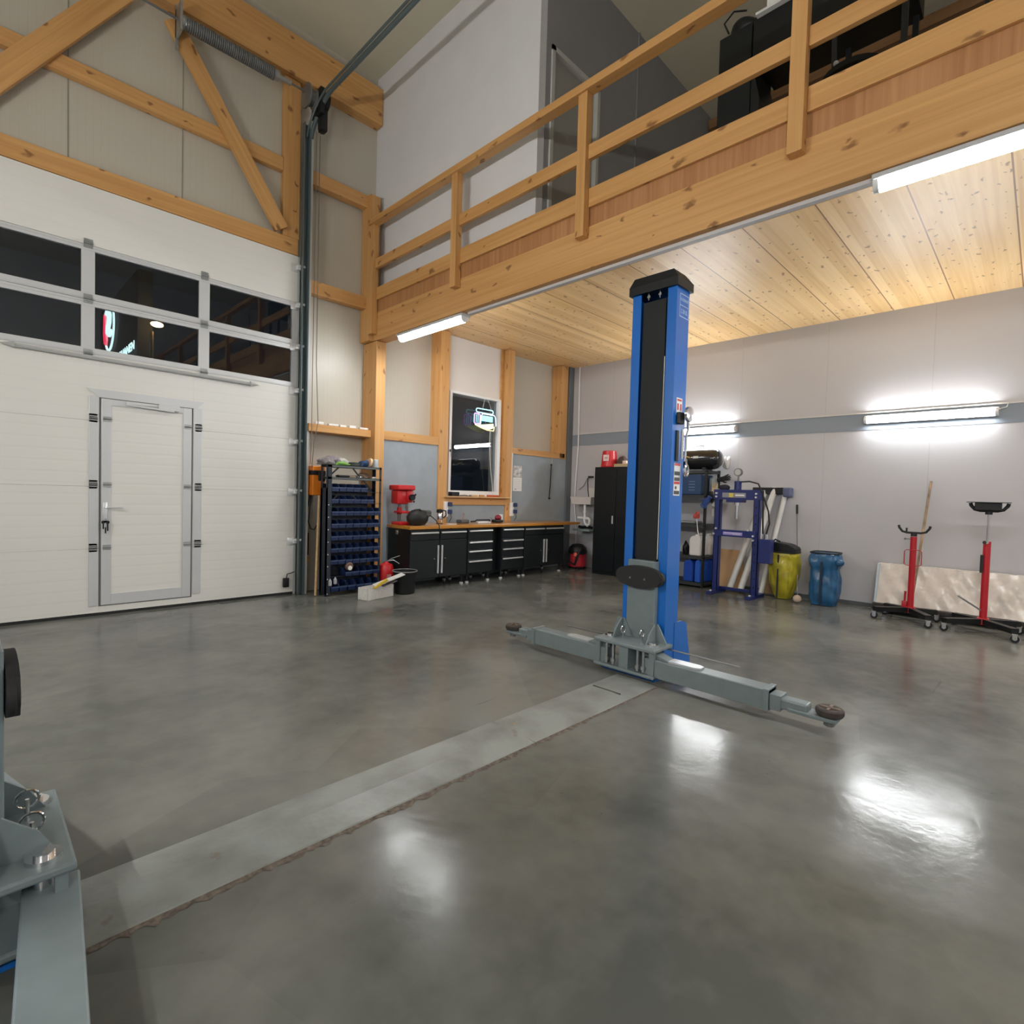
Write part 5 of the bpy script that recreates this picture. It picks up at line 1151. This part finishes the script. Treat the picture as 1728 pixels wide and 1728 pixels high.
def jack(X,Y,label,rod,sad,wheels,low):
    t=thing('transmission_jack',label,'jack',(X,Y,0))
    for (x,y) in wheels:
        b=MB(); b.bar((X,Y,.12),(x,y,.12),.07,.055); b.build('base_leg',BLACK,t)
        caster((x,y),t)
    b=MB(); b.box(X-.06,X+.06,Y-.05,Y+.05,.085,.155,.004); b.build('base_hub',DRED,t)
    b=MB(); b.cyl((X,Y,.13),(X,Y,1.01),.034,seg=20); b.build('mast',DRED,t,30)
    b=MB(); b.cyl((X,Y,1.01),(X,Y,rod),.012 if rod>1.2 else .02,seg=12); b.build('lift_rod',CHROME,t,30)
    b=MB(); z=rod; w=sad
    pts=[(X,Y+w,z+.10),(X,Y+w*.96,z+.07),(X,Y+w*.75,z+.025),(X,Y+w*.45,z+.012),(X,Y-w*.45,z+.012),(X,Y-w*.75,z+.025),(X,Y-w*.96,z+.07),(X,Y-w,z+.10)]
    if not low: pts=[(p[0],p[1],z+.012+(p[2]-z-.012)*.95) for p in pts]
    b.tube(pts,.014 if low else .018,10); b.cyl((X,Y,z-.03),(X,Y,z+.012),.032,seg=14); sd=b.build('saddle',RUBBER,t,50)
    if low:
        b=MB(); b.tube([(X,Y+w*.48,z+.01),(X,Y+w*.48,z+.07)],.010,8); b.build('saddle_stud',RUBBER,sd,40)
        b=MB(); b.cyl((X,Y+.03,.98),(X,Y+.075,.98),.006,seg=8); b.sph((X,Y+.085,.98),.013); b.build('release_knob',DKSTEEL,t,30)
        b=MB(); b.tube(rr_pts(X-.03,Y+.08,Y-.09,.66,.85),.005,6,closed=True); b.build('carry_handle',DRED,t,40)
        b=MB(); b.cyl((X,Y+.06,.12),(X,Y+.055,.34),.012,seg=8); b.box(X-.02,X+.02,Y+.035,Y+.085,.11,.22,.004); b.build('foot_pump',DRED,t,30)
    else:
        b=MB(); b.box(X-.07,X+.05,Y-.105,Y+.12,z+.018,z+.10,.006); b.box(X-.09,X+.07,Y-.18,Y+.19,z+.10,z+.108); b.build('saddle_plate',RUBBER,sd)
        b=MB(); b.tube([(X-.02,Y+.02,.24),(X-.05,Y+.12,.31),(X-.07,Y+.22,.38)],.009,8); b.build('pump_lever',DKSTEEL,t,40)
        b=MB(); b.box(X-.045,X-.02,Y+.02,Y+.05,.66,.86,.004); b.build('mast_slot',RUBBER,t)
        b=MB(); b.cyl((X-.02,Y+.0,1.0),(X-.06,Y+.02,1.0),.02,seg=10); b.build('valve_screw',CHROME,t,30)
    return t
def rr_pts(x,y0,y1,z0,z1,r=.02):
    return [(x,y0-r,z1),(x,y0,z1-r),(x,y0,z0+r),(x,y0-r,z0),(x,y1+r,z0),(x,y1,z0+r),(x,y1,z1-r),(x,y1+r,z1)]
jack(-.52,-5.87,'shorter red transmission jack with black curved saddle by the right wall',1.045,.155,[(-.82,-5.56),(-.94,-6.10),(-.42,-5.60),(-.44,-6.12)],True)
jack(-.62,-6.545,'taller red transmission jack with extended rod and flat black saddle plate',1.34,.16,[(-.94,-6.24),(-1.0,-6.82),(-.44,-6.28),(-.46,-6.84)],False)
# slim cable along the wall lamp
b=MB(); b.box(-.02,-.006,-11.5,-.32,2.612,2.628); solo(b,'wall_conduit',mat('pale conduit',(.62,.60,.58),.5),'pale conduit running along the top of the grey wall band','conduit')
b=MB(); b.tube([(-.05,-6.55,2.55),(-.05,-6.62,2.57),(-.03,-6.63,2.62)],.006,6); solo(b,'lamp_cable',COPW,'short looped cable at the right end of the longer wall lamp','cable')

# ================================================================== things on the gallery
t=thing('gallery_cabinet','black cabinet standing on the gallery behind the railing','cabinet',(-3.3,-4.8,4.05))
b=MB(); b.box(-3.6,-3.1,-4.92,-4.62,4.052,5.70,.004); b.build('cabinet_body',GLASSY,t)
b=MB(); b.prism([(-4.92,4.052),(-4.98,4.3),(-5.0,5.0),(-4.92,5.35)],-3.58,-3.12,'X'); b.build('cabinet_side',BLACK,t)
t=thing('storage_chest','wide black storage chest standing on legs on the gallery','chest',(-3.3,-5.4,5.4))
b=MB(); b.box(-3.6,-3.05,-6.1,-4.93,5.38,5.70,.006); b.build('chest_body',BLACK,t)
for x in (-3.55,-3.12):
    b=MB(); b.bar((x,-5.62,4.052),(x,-5.58,5.38),.04,.04); b.build('chest_leg',BLACK,t)
    b=MB(); b.bar((x,-6.06,4.052),(x,-6.06,5.38),.04,.04); b.build('chest_leg',BLACK,t)
lump('black_bag',BLACK,(-3.4,-4.80,5.703),(.16,.17,.13),'slumped black bag on top of the gallery cabinet','bag',41)
b=MB(); b.tube([(-3.5,-4.66,5.80),(-3.52,-4.62,5.90),(-3.5,-4.70,5.98),(-3.5,-4.82,5.92)],.008,6); solo(b,'cable_loop',BLACK,'thin black cable loop on the slumped bag on the gallery','cable')
b=MB(); b.box(-3.55,-3.2,-5.24,-5.02,5.705,6.02,.004); solo(b,'white_box',WHITEP,'white paper box standing on the black chest on the gallery','box')
b=MB(); b.bar((-3.58,-4.96,5.715),(-3.58,-5.3,5.715),.12,.022); solo(b,'white_folder',mat('white folder',(.75,.75,.76),.5),'flat white folder with red edge at the front of the black chest','folder')
b=MB(); b.box(-3.50,-3.2,-5.50,-5.30,5.703,5.80,.004); solo(b,'red_folder',mat('dark red folder',(.3,.02,.03),.6),'dark red folder stack on the gallery chest','folder')
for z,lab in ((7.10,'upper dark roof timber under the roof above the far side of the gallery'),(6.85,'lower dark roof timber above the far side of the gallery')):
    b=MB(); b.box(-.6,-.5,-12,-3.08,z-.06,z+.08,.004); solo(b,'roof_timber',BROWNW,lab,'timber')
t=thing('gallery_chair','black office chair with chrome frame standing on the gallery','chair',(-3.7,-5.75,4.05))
b=MB(); b.lathe([(.20,.0),(.22,.02),(.22,.06),(.18,.08)],(-3.75,-5.78,4.64),'Z',20); b.build('seat',BLACK,t,40)
b=MB(); b.cyl((-3.75,-5.78,4.12),(-3.75,-5.78,4.64),.025,seg=12); b.build('gas_column',CHROME,t,30)
for k in range(5):
    a=2*math.pi*k/5; b=MB(); b.bar((-3.75,-5.78,4.12),(-3.75+.24*math.cos(a),-5.78+.24*math.sin(a),4.09),.03,.025); b.sph((-3.75+.25*math.cos(a),-5.78+.25*math.sin(a),4.077),.025); b.build('chair_leg',BLACK,t,30)
b=MB(); b.sph((-3.92,-5.70,4.735),.02); b.build('seat_knob',SILV,t,True)
t=thing('frame_stand','pale tube frame of a folding stand on the gallery at the upper right','stand',(-3.6,-6.55,4.05))
b=MB(); b.tube([(-3.7,-6.47,5.6),(-3.7,-6.47,4.98),(-3.7,-6.50,4.93),(-3.7,-6.95,4.93),(-3.7,-7.0,4.98),(-3.7,-7.0,5.6)],.014,8); b.build('tube_frame',mat('dull frame tube',(.45,.43,.38),.35,.5),t,50)
for y in (-6.55,-6.92):
    b=MB(); b.bar((-3.7,y,4.052),(-3.7,y,4.92),.025,.025); b.build('stand_leg',BLACK,t)
